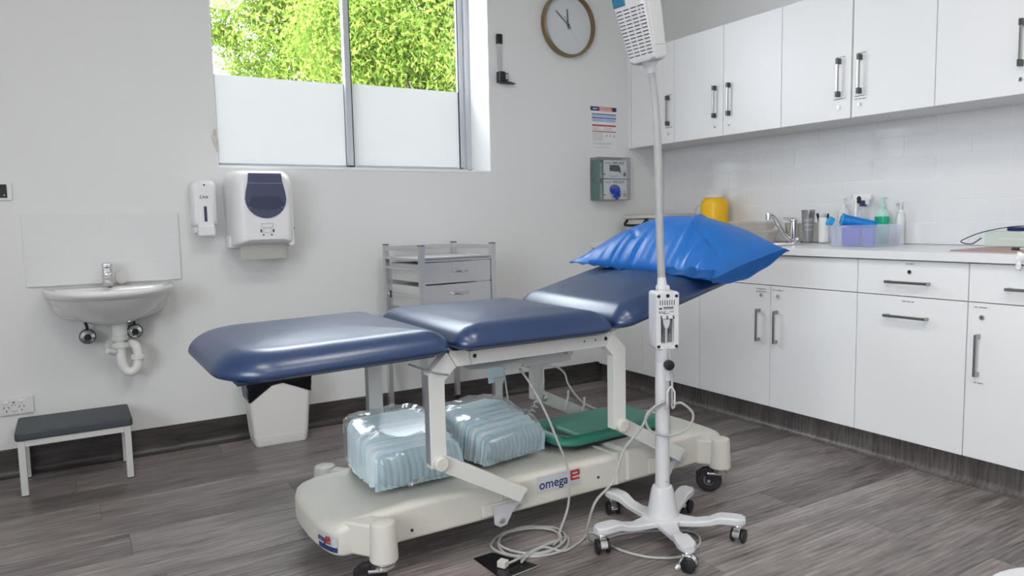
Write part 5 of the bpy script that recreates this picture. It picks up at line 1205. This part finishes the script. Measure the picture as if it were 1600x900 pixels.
# ================================================================ LAMP STAND
SX, SY = 1.571, 1.6815
t = thing('exam_lamp', 'white examination lamp on gooseneck with five-legged wheeled stand', 'lamp', (SX, SY, FZ))
foot = [(1.346, 1.700), (1.469, 1.466), (1.738, 1.512), (1.782, 1.785), (1.552, 1.927)]
b = B()
b.lathe([(0.052, 0.082), (0.064, 0.086), (0.064, 0.098), (0.050, 0.108)], Matrix.Translation((SX, SY, 0)), 36)
base_o = None
for i, (fx, fy) in enumerate(foot):
    a = math.atan2(fy - SY, fx - SX) + math.radians((9, 9, 9, 9, 9)[i]) * 0; L_ = 0.252
    K = Matrix.Translation((SX, SY, 0)) @ Matrix.Rotation(a, 4, 'Z')
    secs = [(0.030, 0.040, 0.083, 0.104), (0.065, 0.030, 0.080, 0.099), (0.105, 0.022, 0.079, 0.098), (0.145, 0.0215, 0.084, 0.105), (0.172, 0.023, 0.093, 0.117), (0.185, 0.025, 0.095, 0.119), (0.225, 0.027, 0.095, 0.118), (0.243, 0.023, 0.095, 0.117), (0.254, 0.013, 0.096, 0.115)]
    R_ = []
    for x, w, za, zb in secs:
        c = 0.004; R_.append([(x, -w, za + c), (x, -w + c, za), (x, w - c, za), (x, w, za + c), (x, w, zb - c), (x, w - c, zb), (x, -w + c, zb), (x, -w, zb - c)])
    b.rings(R_, T=K)
bo = obj('star_base', b, 'standw', t, angle=40)
for i, (fx, fy) in enumerate(foot):
    d = Vector((fx - SX, fy - SY, 0)).normalized() * 0.232; cx, cy = SX + d.x, SY + d.y
    a = math.radians((250, 300, 20, 200, 250)[i]); K = Matrix.Translation((cx, cy, 0)) @ Matrix.Rotation(a, 4, 'Z')
    b = B(); b.lathe([(0.0125, 0.083), (0.0155, 0.084), (0.0155, 0.090), (0.012, 0.0952)], Matrix.Translation((cx, cy, 0)), 20)
    hood = []
    for xx in (-0.011, 0.011):
        hood.append([(0.004 + 0.0245 * math.cos(q) , xx, FZ + 0.0235 + 0.0245 * math.sin(q)) for q in [math.radians(g) for g in range(0, 181, 18)]] + [(-0.008, xx, FZ + 0.012), (0.014, xx, FZ + 0.012)])
    b.rings(hood, T=K); b.box(-0.014, 0.014, -0.0115, 0.0115, 0.072, 0.0835, 0.003, T=K)
    c = obj('castor', b, 'chrome', t)
    WT_ = K @ frame_T((0.006, 0, FZ + 0.0225), (1, 0, 0), (0, 0, 1), (0, -1, 0))
    w = B()
    for s in (-1, 1): w.lathe([(0.014, s * 0.012), (0.0215, s * 0.0125), (0.0225, s * 0.015), (0.0220, s * 0.020), (0.012, s * 0.0215), (0.001, s * 0.0217)], WT_, 28)
    obj('wheel', w, 'black', c)
obj('brake_pedal', B().sphere((1.418, 1.455, 0.062), 0.012, (1, 0.7, 1.0)), 'chrome', t)
PT = Matrix.Translation((SX, SY, 0))
obj('base_cone', B().lathe([(0.056, 0.100), (0.052, 0.106), (0.046, 0.125), (0.036, 0.185), (0.031, 0.200), (0.023, 0.203)], PT, 40), 'standw', t)
obj('pole', B().lathe([(0.0225, 0.200), (0.0225, 0.650)], PT, 32), 'standw', t)
b = B()
for a in (-70, -50): b.sphere((SX + 0.0225 * math.cos(math.radians(-115 - a * 0.3)), SY + 0.0225 * math.sin(math.radians(-115 - a * 0.3)), 0.222), 0.0028, seg=10)
obj('screw', b, 'steel', t)
b = B(); b.lathe([(0.0232, 0.604), (0.0235, 0.608), (0.0235, 0.655)], PT, 32); obj('pole_sleeve', b, 'grey', t)
# control box: local x to the right in the picture, z towards the viewer
BA = math.radians(23.0)
ex = Vector((math.cos(BA), -math.sin(BA), 0)); ez = Vector((-math.sin(BA), -math.cos(BA), 0)); ey = Vector((0, 0, 1))
BXT = frame_T((SX + 0.006, SY - 0.004, 0.737), ex, ey, ez)
b = B(); o_ = rrect(-0.037, 0.040, -0.094, 0.088, [0.010, 0.010, 0.012, 0.012], 5); i_ = rrect(-0.0205, 0.0225, -0.0735, 0.004, 0.006, 5)
def zz(p, z): return [(x, y, z) for x, y in p]
def shr(p, d): return [(x - math.copysign(d, x), y - math.copysign(d, y)) for x, y in p]
b.rings([zz(shr(o_, 0.016), -0.060), zz(shr(o_, 0.005), -0.054), zz(o_, -0.042), zz(o_, 0.018), zz(shr(o_, 0.003), 0.022), zz(i_, 0.022), zz(i_, 0.006)], T=BXT)
b.box(-0.0240, 0.0150, 0.086, 0.108, -0.022, 0.012, 0.008, 3, T=BXT)
bx = obj('control_box', b, 'standw', t, angle=40)
b = B()
for x, y, r_ in ((-0.027, 0.074, 0.0052), (0.002, 0.075, 0.006), (0.030, 0.074, 0.0052), (-0.027, -0.083, 0.0052), (0.030, -0.083, 0.0052)): b.lathe([(r_, 0.0218), (r_, 0.0226)], BXT @ Matrix.Translation((x, y, 0)), 18)
for k in range(7): b.box(-0.0235 + k * 0.0075, -0.0212 + k * 0.0075, 0.046, 0.062, 0.0218, 0.0225, T=BXT)
for x in (-0.018, -0.011, 0.010, 0.016): b.box(x, x + 0.0022, -0.046, -0.030, 0.0060, 0.0068, T=BXT)
obj('vent_slot', b, 'slot', bx, smooth=False)
b = B(); rnd = random.Random(3)
b.prism([(-0.026, 0.033), (-0.017, 0.033), (-0.017, 0.041), (-0.020, 0.037), (-0.023, 0.039), (-0.026, 0.037)], 0.0006, BXT @ Matrix.Translation((0, 0, 0.0219)))
b.box(-0.012, 0.021, 0.037, 0.0405, 0.0219, 0.0225, T=BXT)
for y, x0, x1 in ((0.034, -0.012, 0.02), (0.026, -0.027, -0.017), (0.026, -0.015, -0.004), (0.0255, 0.008, 0.022), (0.0225, -0.027, -0.006), (0.020, -0.013, 0.006)): b.box(x0, x1, y - 0.0008, y + 0.0008, 0.0219, 0.0225, T=BXT)
for x in (-0.019, 0.0, 0.020): b.box(x - 0.003, x + 0.003, 0.0105, 0.0135, 0.0219, 0.0225, T=BXT); 
for x in (-0.019, 0.021): b.lathe([(0.0032, 0.0219), (0.0032, 0.0225)], BXT @ Matrix.Translation((x, 0.0065, 0)), 12)
b.box(-0.003, 0.004, 0.005, 0.0085, 0.0219, 0.0225, T=BXT)
obj('print', b, 'ink', bx, smooth=False)
b = B(); b.prism([(-0.012, 0.003), (0.012, 0.003), (0.010, -0.014), (0.005, -0.026), (-0.005, -0.026), (-0.010, -0.014)], 0.012, BXT @ Matrix.Translation((0, 0, 0.007)), 0.002); obj('power_plug', b, 'grey', bx); obj('socket_recess', B().box(-0.0195, 0.0215, -0.0725, 0.003, 0.0061, 0.0066, T=BXT), 'recess', bx)
# height lock knob and cable hook
kc = Vector((SX, SY, 0.598)) + ez * 0.026 + ex * 0.008
obj('lock_knob', B().lathe([(0.006, -0.012), (0.006, 0.002), (0.0155, 0.003), (0.0165, 0.010), (0.0155, 0.018), (0.012, 0.020), (0.001, 0.0205)], frame_T(kc, ex, ey, ez), 24), 'black', t)
b = B(); hc = Vector((SX, SY, 0)) + ez * 0.0245
for s in (-0.002, 0.022):
    b.tube(smooth_path([hc + ex * s + Vector((0, 0, 0.570)), hc + ex * s + Vector((0, 0, 0.47)), hc + ex * s + ez * 0.012 + Vector((0, 0, 0.462)), hc + ex * s + ez * 0.024 + Vector((0, 0, 0.475)), hc + ex * s + ez * 0.024 + Vector((0, 0, 0.515))], 5), 0.0028, 8)
b.tube(smooth_path([hc + ex * -0.002 + ez * 0.024 + Vector((0, 0, 0.515)), hc + ex * 0.010 + ez * 0.024 + Vector((0, 0, 0.532)), hc + ex * 0.022 + ez * 0.024 + Vector((0, 0, 0.515))], 6), 0.0028, 8)
b.box(-0.006, 0.026, 0.545, 0.580, -0.004, 0.0, 0.001, T=frame_T(hc, ex, ey, ez))
obj('cable_hook', b, 'standw', t)
# gooseneck
gp = [(0.008, 0.845), (0.006, 0.875), (-0.002, 0.95), (-0.006, 1.02), (-0.012, 1.12), (-0.014, 1.21), (-0.020, 1.31), (-0.030, 1.38), (-0.041, 1.43), (-0.049, 1.470)]
def gpt(dx, z): return Vector((SX, SY, z)) + _r0 * dx
GS = [(1034.5, 452), (1034, 438), (1032, 400), (1030.5, 350), (1029.5, 300), (1028.5, 250), (1026, 200), (1022.5, 155), (1019.5, 130), (1017, 112)]
def from_px(px, py):       # measured course of the gooseneck, in the upright plane through the pole
    d = _w + _r * ((px - 800) / 1137.0) - _u * ((py - 450) / 1137.0); nrm = Vector((_w.x, _w.y, 0)).normalized()
    k = (Vector((SX, SY, 0)) - Vector((0, 0, 0))).dot(nrm) / Vector((d.x, d.y, 0)).dot(nrm); return Vector((d.x * k, d.y * k, 1.059 + d.z * k))
neck = smooth_path([from_px(*p) for p in GS], 12)
rib = []
out = []
for i in range(len(neck) - 1):
    for k in range(3): out.append(neck[i].lerp(neck[i + 1], k / 3))
rads = [0.0118 + 0.0007 * (i % 3 == 0) for i in range(len(out))]
obj('gooseneck', B().tube(out, rads, 14), 'neck', t, angle=80)
g0_, g1_ = neck[0], neck[14]
b = B(); b.tube([g0_ + Vector((0, 0, -0.012)), g0_ + Vector((0, 0, 0.004)), g1_], [0.0175, 0.0165, 0.0125], 24); obj('neck_collar', b, 'standw', t)
obj('collar_ring', B().tube([g0_ + Vector((0, 0, -0.003)), g0_ + Vector((0, 0, 0.0))], 0.0168, 24), 'ink', t)
# head: tapered housing. local x along the grille face, y along the right face, z up the axis
top = neck[-1]
ax_z = (from_px(991, 0) - from_px(1011, 100)).normalized()
ax_z = (ax_z - Vector((_w.x, _w.y, 0)).normalized() * 0.10).normalized()
fx = (_r0 * math.cos(math.radians(-40)) + Vector((_w.x, _w.y, 0)).normalized() * math.sin(math.radians(-40)))     # along grille face, nearer at its right end
fx = (fx - ax_z * fx.dot(ax_z)).normalized(); fy = ax_z.cross(fx)
HT = frame_T(top + ax_z * 0.022, fx, fy, ax_z)
def hr(x0, x1, y0, y1, z, r_=0.014, n=4): return [(x, y, z) for x, y in rrect(x0, x1, y0, y1, r_, n)]
b = B(); b.rings([hr(-0.030, 0.026, -0.022, 0.030, 0.004, 0.018), hr(-0.043, 0.037, -0.036, 0.045, 0.010, 0.016), hr(-0.046, 0.040, -0.040, 0.050, 0.020, 0.010), hr(-0.064, 0.040, -0.048, 0.074, 0.210, 0.012), hr(-0.068, 0.040, -0.052, 0.080, 0.300, 0.018), hr(-0.060, 0.030, -0.044, 0.072, 0.322, 0.02)], T=HT)
hd = obj('lamp_head', b, 'standw', t, angle=40)
b = B(); b.tube([HT @ Vector((0, 0, -0.026)), HT @ Vector((0, 0, -0.012)), HT @ Vector((0, 0, 0.002)), HT @ Vector((0, 0, 0.010))], [0.0135, 0.0150, 0.024, 0.034], 24); obj('head_collar', b, 'standw', t, angle=60)
b = B()
for k in range(14):
    z = 0.030 + k * 0.0104
    xl = -0.046 - 0.018 * (z - 0.02) / 0.19; yl = -0.040 - 0.008 * (z - 0.02) / 0.19
    for c in range(4):
        wd = (0.040 - xl) / 4.1; x0 = xl + 0.006 + c * wd
        if k in (11, 12) and c == 3:
            for q in (0.0, 0.5): b.box(x0 + q * wd, x0 + (q + 0.25) * wd, yl - 0.0014, yl + 0.002, z - 0.0011, z + 0.0011, T=HT)
        else: b.box(x0, x0 + wd * 0.76, yl - 0.0010, yl + 0.002, z - 0.0012, z + 0.0012, T=HT)
obj('vent_slot', b, 'slot', hd, smooth=False)
b = B(); b.box(-0.060, -0.018, -0.0500, -0.044, 0.178, 0.270, 0.004, T=HT); obj('lamp_panel', b, 'bluelens', hd)
b = B(); b.prism([(0.030, 0.02), (0.042, 0.03), (0.044, 0.12), (0.041, 0.20), (0.030, 0.21)], 0.03, HT @ frame_T((0, 0.03, 0), (1, 0, 0), (0, 0, 1), (0, -1, 0)), 0.004) if False else b
b.box(0.039, 0.0415, -0.020, 0.045, 0.05, 0.17, 0.001, T=HT); obj('side_panel', b, 'standw', hd)

# power cables
def fp(px, py, z=FZ + 0.0042):   # floor course of the cable, read off along the floor
    d = _w + _r * ((px - 800) / 1137.0) - _u * ((py - 450) / 1137.0); k = (z - 1.059) / d.z; return Vector((d.x * k, d.y * k, z))
cc = fp(830, 845); e1 = fp(887, 843) - cc
c1 = Vector((1.205, 1.880, FZ + 0.0042))
pts = [bx.matrix_world @ (BXT @ Vector((0, -0.024, 0.014))) - Vector((0, 0, 0))] if False else []
P0 = BXT @ Vector((0, -0.024, 0.013))
loop = [P0, BXT @ Vector((0.001, -0.075, 0.013)), BXT @ Vector((0.006, -0.10, 0.024)), Vector((SX, SY, 0)) + ez * 0.030 + ex * 0.020 + Vector((0, 0, 0.56)), Vector((SX, SY, 0)) + ez * 0.036 + ex * 0.020 + Vector((0, 0, 0.482))]
hk = Vector((SX, SY, 0)) + ez * 0.036
for ang, rr_ in ((60, 1), (10, 1), (-40, 1), (-90, 1), (-140, 1), (-190, 1), (-235, 0.95)):
    a = math.radians(ang); loop.append(hk + ex * (0.010 + 0.078 * math.cos(a)) + ez * 0.006 * math.sin(a) + Vector((0, 0, 0.428 + 0.056 * math.sin(a))))
loop += [hk + ex * 0.006 + Vector((0, 0, 0.484)), hk - ex * 0.05 + Vector((0, 0, 0.455)), hk - ex * 0.085 + Vector((0, 0, 0.40)), hk - ex * 0.14 + Vector((0, 0, 0.335)), Vector((1.37, 1.68, 0.26)), Vector((1.318, 1.70, 0.20)), Vector((1.305, 1.72, 0.13)), Vector((1.315, 1.74, 0.08)), Vector((1.36, 1.76, FZ + 0.0045))]
loop += [fp(985, 832) * 1.0]
loop += [fp(1075, 830), fp(1094, 848), fp(1070, 868), fp(1030, 872), fp(990, 866), fp(955, 853), fp(925, 832), fp(905, 848), fp(880, 861), fp(850, 859), fp(825, 872), fp(815, 882)]
loop = [Vector(p) for p in loop]
for p in loop[-12:]: p.z = FZ + 0.012 if loop.index(p) > len(loop) - 4 else FZ + 0.0045
b = B(); b.tube(smooth_path(loop, 9), 0.0040, 8)
obj('power_cable', b, 'cable', t)
# couch cable: from the motor down over the chassis to a coil on the floor
pts = [Vector((1.235, 2.02, 0.585)), Vector((1.262, 1.97, 0.52)), Vector((1.285, 1.915, 0.43)), Vector((1.312, 1.884, 0.33)), Vector((1.338, 1.878, 0.262)), Vector((1.341, 1.872, 0.20)), Vector((1.335, 1.870, 0.12)), fp(873, 838), ]
ctr = fp(830, 846)
for k in range(0, 26):
    a = math.radians(-20 - k * 45); R0 = 0.118 + 0.007 * math.sin(k * 1.9) - 0.010 * (k // 8)
    p = ctr + Vector((math.cos(a) * R0 * 1.05, math.sin(a) * R0 * 0.92, 0)); p.z = FZ + 0.0045 + 0.0022 * (k // 8) ; pts.append(p)
last = [fp(868, 850), fp(835, 864), fp(812, 877), fp(795, 885)]
for p in last: p.z = FZ + 0.014
pts += last
b = B(); b.tube(smooth_path(pts, 7), 0.0040, 8)
pc = obj('power_cable', b, 'cable', bed)
q = fp(786, 886); b = B(); b.box(-0.013, 0.013, -0.014, 0.014, 0, 0.020, 0.003, T=Matrix.Translation((q.x, q.y, FZ + 0.0055)) @ Matrix.Rotation(0.5, 4, 'Z')); obj('plug', b, 'creamtray', pc)
# dark floor plate
c = [(740, 872), (769, 863), (842, 883), (786, 905)]
q = [fp(*p, z=FZ + 0.004) for p in c]; 
b = B(); b.prism([(p.x, p.y) for p in q][::-1], 0.0042, Matrix.Translation((0, 0, FZ + 0.0002)), 0.0006)
t = thing('floor_plate', 'thin black glass plate with bright edge on floor under cable end', 'plate', (q[0].x, q[0].y, FZ)); obj('plate', b, 'plate', t)
b = B(); b.tube([q[2] + Vector((0, -0.001, -0.001)), q[3] + Vector((0, -0.001, -0.001))], 0.0016, 6); obj('edge_trim', b, 'steel', t)

# ================================================================ STEEL TROLLEY
CRZ = math.radians(4.7); CT_ = Matrix.Translation((1.590, 3.315, 0)) @ Matrix.Rotation(CRZ, 4, 'Z')
t = thing('steel_trolley', 'stainless steel drawer trolley with railed top against back wall', 'trolley', (1.59, 3.315, FZ), CRZ)
hw, hd_ = 0.213, 0.195
def tb_(name, boxes, m='steel', parent=None, r=0.002):
    b = B()
    for q in boxes: b.box(*q, r, 2, T=CT_)
    return obj(name, b, m, parent or t)
for sx in (-1, 1):
    for sy in (-1, 1):
        x, y = sx * (hw - 0.012), sy * (hd_ - 0.012)
        l = tb_('leg', [(x - 0.0125, x + 0.0125, y - 0.0125, y + 0.0125, 0.103, 0.938)])
        tb_('leg_cap', [(x - 0.0135, x + 0.0135, y - 0.0135, y + 0.0135, 0.938, 0.943)], 'handledk', l)
        K = CT_ @ Matrix.Translation((x, y, 0)) @ Matrix.Rotation(1.0 + sx + sy * 0.6, 4, 'Z')
        b = B(); b.lathe([(0.010, 0.085), (0.010, 0.103)], K, 12); b.box(-0.008, 0.022, -0.014, 0.014, 0.078, 0.086, 0.002, T=K)
        for s in (-1, 1): b.box(0.004, 0.022, s * 0.0125 - 0.0012, s * 0.0125 + 0.0012, 0.055, 0.082, T=K)
        b.lathe([(0.018, -0.010), (0.0255, -0.008), (0.0255, 0.008), (0.018, 0.010)], K @ frame_T((0.013, 0, FZ + 0.0258), (1, 0, 0), (0, 0, 1), (0, -1, 0)), 24)
        obj('castor', b, 'black', l)
tb_('top_tray', [(-hw + 0.002, hw - 0.002, -hd_ + 0.002, hd_ - 0.002, 0.868, 0.880), (-hw + 0.002, hw - 0.002, -hd_ + 0.002, -hd_ + 0.012, 0.862, 0.884)])
for q in [(-hw + 0.004, -hw + 0.010, -hd_ + 0.02, hd_ - 0.02, 0.912, 0.932), (hw - 0.010, hw - 0.004, -hd_ + 0.02, hd_ - 0.02, 0.912, 0.932), (-hw + 0.02, hw - 0.02, hd_ - 0.012, hd_ - 0.006, 0.912, 0.932), (-0.012, 0.012, hd_ - 0.014, hd_ - 0.006, 0.880, 0.932)]: tb_('guard_rail', [q])
for q in [(-hw + 0.006, -hw + 0.012, -hd_ + 0.024, hd_ - 0.024, 0.820, 0.834), (hw - 0.012, hw - 0.006, -hd_ + 0.024, hd_ - 0.024, 0.820, 0.834), (-hw + 0.006, -hw + 0.012, -hd_ + 0.024, hd_ - 0.024, 0.688, 0.702), (hw - 0.012, hw - 0.006, -hd_ + 0.024, hd_ - 0.024, 0.688, 0.702)]: tb_('side_runner', [q])
tb_('catch', [(-hw + 0.002, -hw + 0.008, hd_ - 0.07, hd_ - 0.06, 0.675, 0.712)], 'ink')
for za, zb in ((0.757, 0.860), (0.625, 0.752), (0.505, 0.620)):
    d = tb_('drawer', [(-hw + 0.026, hw - 0.026, -hd_ + 0.010, -hd_ + 0.016, za, zb)])
    tb_('drawer_box', [(-hw + 0.030, hw - 0.030, -hd_ + 0.017, hd_ - 0.030, za + 0.006, zb - 0.010)], 'cream', d, 0.004)
    b = B(); zc = zb - 0.045; b.tube(smooth_path([CT_ @ Vector((-0.045, -hd_ + 0.010, zc + 0.003)), CT_ @ Vector((-0.040, -hd_ - 0.008, zc)), CT_ @ Vector((0.0, -hd_ - 0.014, zc - 0.003)), CT_ @ Vector((0.040, -hd_ - 0.008, zc)), CT_ @ Vector((0.045, -hd_ + 0.010, zc + 0.003))], 6), 0.004, 10); obj('handle', b, 'chrome', d)

# ================================================================ STEP STOOL and BIN
t = thing('step_stool', 'low step stool with dark grey top beside back wall', 'stool', (-0.02, 3.33, FZ))
sx0, sx1, sy0, sy1 = -0.208, 0.170, 3.165, 3.440
sx0, sx1, sy0, sy1 = -0.212, 0.172, 3.290, 3.555
STZ = 0.252
b = B(); b.prism(rrect(sx0 - 0.008, sx1 + 0.008, sy0 - 0.008, sy1 + 0.008, 0.014), 0.032, Matrix.Translation((0, 0, STZ)), 0.006, 3); obj('step_top', b, 'stooltop', t)
for i, (x, y) in enumerate(((sx0, sy0), (sx1 - 0.024, sy0), (sx0, sy1 - 0.024), (sx1 - 0.024, sy1 - 0.024))):
    l = obj('leg', B().box(x, x + 0.024, y, y + 0.024, FZ + 0.003, STZ - 0.0005, 0.002), 'cream', t)
    obj('foot_cap', B().box(x - 0.0005, x + 0.0245, y - 0.0005, y + 0.0245, FZ + 0.0002, FZ + 0.004, 0.0005), 'rubber', l)
for q in ((sx0 + 0.024, sx1 - 0.024, sy0, sy0 + 0.022), (sx0 + 0.024, sx1 - 0.024, sy1 - 0.022, sy1), (sx0, sx0 + 0.022, sy0 + 0.024, sy1 - 0.024), (sx1 - 0.022, sx1, sy0 + 0.024, sy1 - 0.024)): obj('top_rail', B().box(*q, STZ - 0.025, STZ - 0.0005, 0.002), 'cream', t)
obj('sticker', B().box(sx0 + 0.030, sx0 + 0.070, sy0 - 0.0006, sy0 - 0.0001, STZ - 0.012, STZ - 0.004), 'silver', t, smooth=False)

t = thing('waste_bin', 'grey-white rectangular waste bin with black liner, below foot cushion', 'bin', (0.80, 3.46, FZ))
BNT = Matrix.Translation((0.800, 3.478, 0)) @ Matrix.Rotation(math.radians(-2), 4, 'Z')
def bn(hx, hy, z, r_=0.022): return [(x, y, z) for x, y in rrect(-hx, hx, -hy, hy, r_, 6)]
b = B(); b.rings([bn(0.114, 0.078, FZ + 0.0003), bn(0.118, 0.082, FZ + 0.006), bn(0.124, 0.085, FZ + 0.048), bn(0.1225, 0.0835, FZ + 0.050), bn(0.1245, 0.0855, FZ + 0.053), bn(0.143, 0.098, 0.338), bn(0.140, 0.095, 0.338), bn(0.120, 0.080, FZ + 0.02)], T=BNT); obj('body', b, 'bin', t, angle=40)
def skirt(u, v):
    n_ = 96; pts_ = bn(0.1465, 0.1005, 0.340); m_ = len(pts_); k = (u * m_) % m_; i0 = int(k) % m_; f = k - int(k); a = Vector(pts_[i0]); c_ = Vector(pts_[(i0 + 1) % m_]); p = a.lerp(c_, f)
    x = p.x
    front_ = p.y < -0.06
    drop = 0.085
    if front_:
        xs = (x + 0.146) / 0.292
        drop = 0.012 + (0.085 * max(0, 1 - xs / 0.42) if xs < 0.42 else 0.060 * max(0, (xs - 0.50) / 0.5))
    if p.y >= -0.06 and x < 0: drop = 0.095
    s_ = 1 + 0.022 * noise.noise(Vector((u * 40, v * 3, 0))) * v
    k_ = 1 - 0.055 * v * drop / 0.09
    return Vector((p.x * s_ * k_ + (0.0015 if p.x > 0 else -0.0015), p.y * s_ * k_ - 0.0025 * (p.y < 0) + 0.0015 * (p.y > 0), 0.3415 - drop * v))
b = B(); b.grid(skirt, 150, 8, BNT); b.rings([bn(0.1485, 0.1025, 0.3405), bn(0.139, 0.093, 0.3415), bn(0.130, 0.088, 0.25)], caps=False, T=BNT); obj('liner', b, 'bag', t, angle=80)

# pale rounded seat corner at the bottom right of the picture
t = thing('clinic_stool', 'pale rounded seat edge at the bottom right corner of photo', 'stool', (1.38, 0.44, FZ))
ST = Matrix.Translation((1.380, 0.440, 0))
obj('seat', B().lathe([(0.150, 0.368), (0.178, 0.374), (0.186, 0.392), (0.183, 0.406), (0.168, 0.414), (0.02, 0.416)], ST, 56), 'standw', t)
obj('column', B().lathe([(0.022, 0.10), (0.022, 0.369)], ST, 20), 'chrome', t)
b = B(); b.lathe([(0.05, 0.085), (0.05, 0.11)], ST, 24)
for k in range(5):
    K = ST @ Matrix.Rotation(2 * PI * k / 5 + 0.3, 4, 'Z'); b.box(0.02, 0.20, -0.014, 0.014, 0.086, 0.104, 0.004, T=K)
obj('star_base', b, 'black', t)
for k in range(5):
    K = ST @ Matrix.Rotation(2 * PI * k / 5 + 0.3, 4, 'Z') @ Matrix.Translation((0.185, 0, 0)); b = B(); b.lathe([(0.016, -0.012), (0.0245, -0.010), (0.0245, 0.010), (0.016, 0.012)], K @ frame_T((0, 0, FZ + 0.0248), (1, 0, 0), (0, 0, 1), (0, -1, 0)), 20); b.box(-0.006, 0.006, -0.006, 0.006, FZ + 0.045, 0.088, T=K); obj('castor', b, 'black', t)
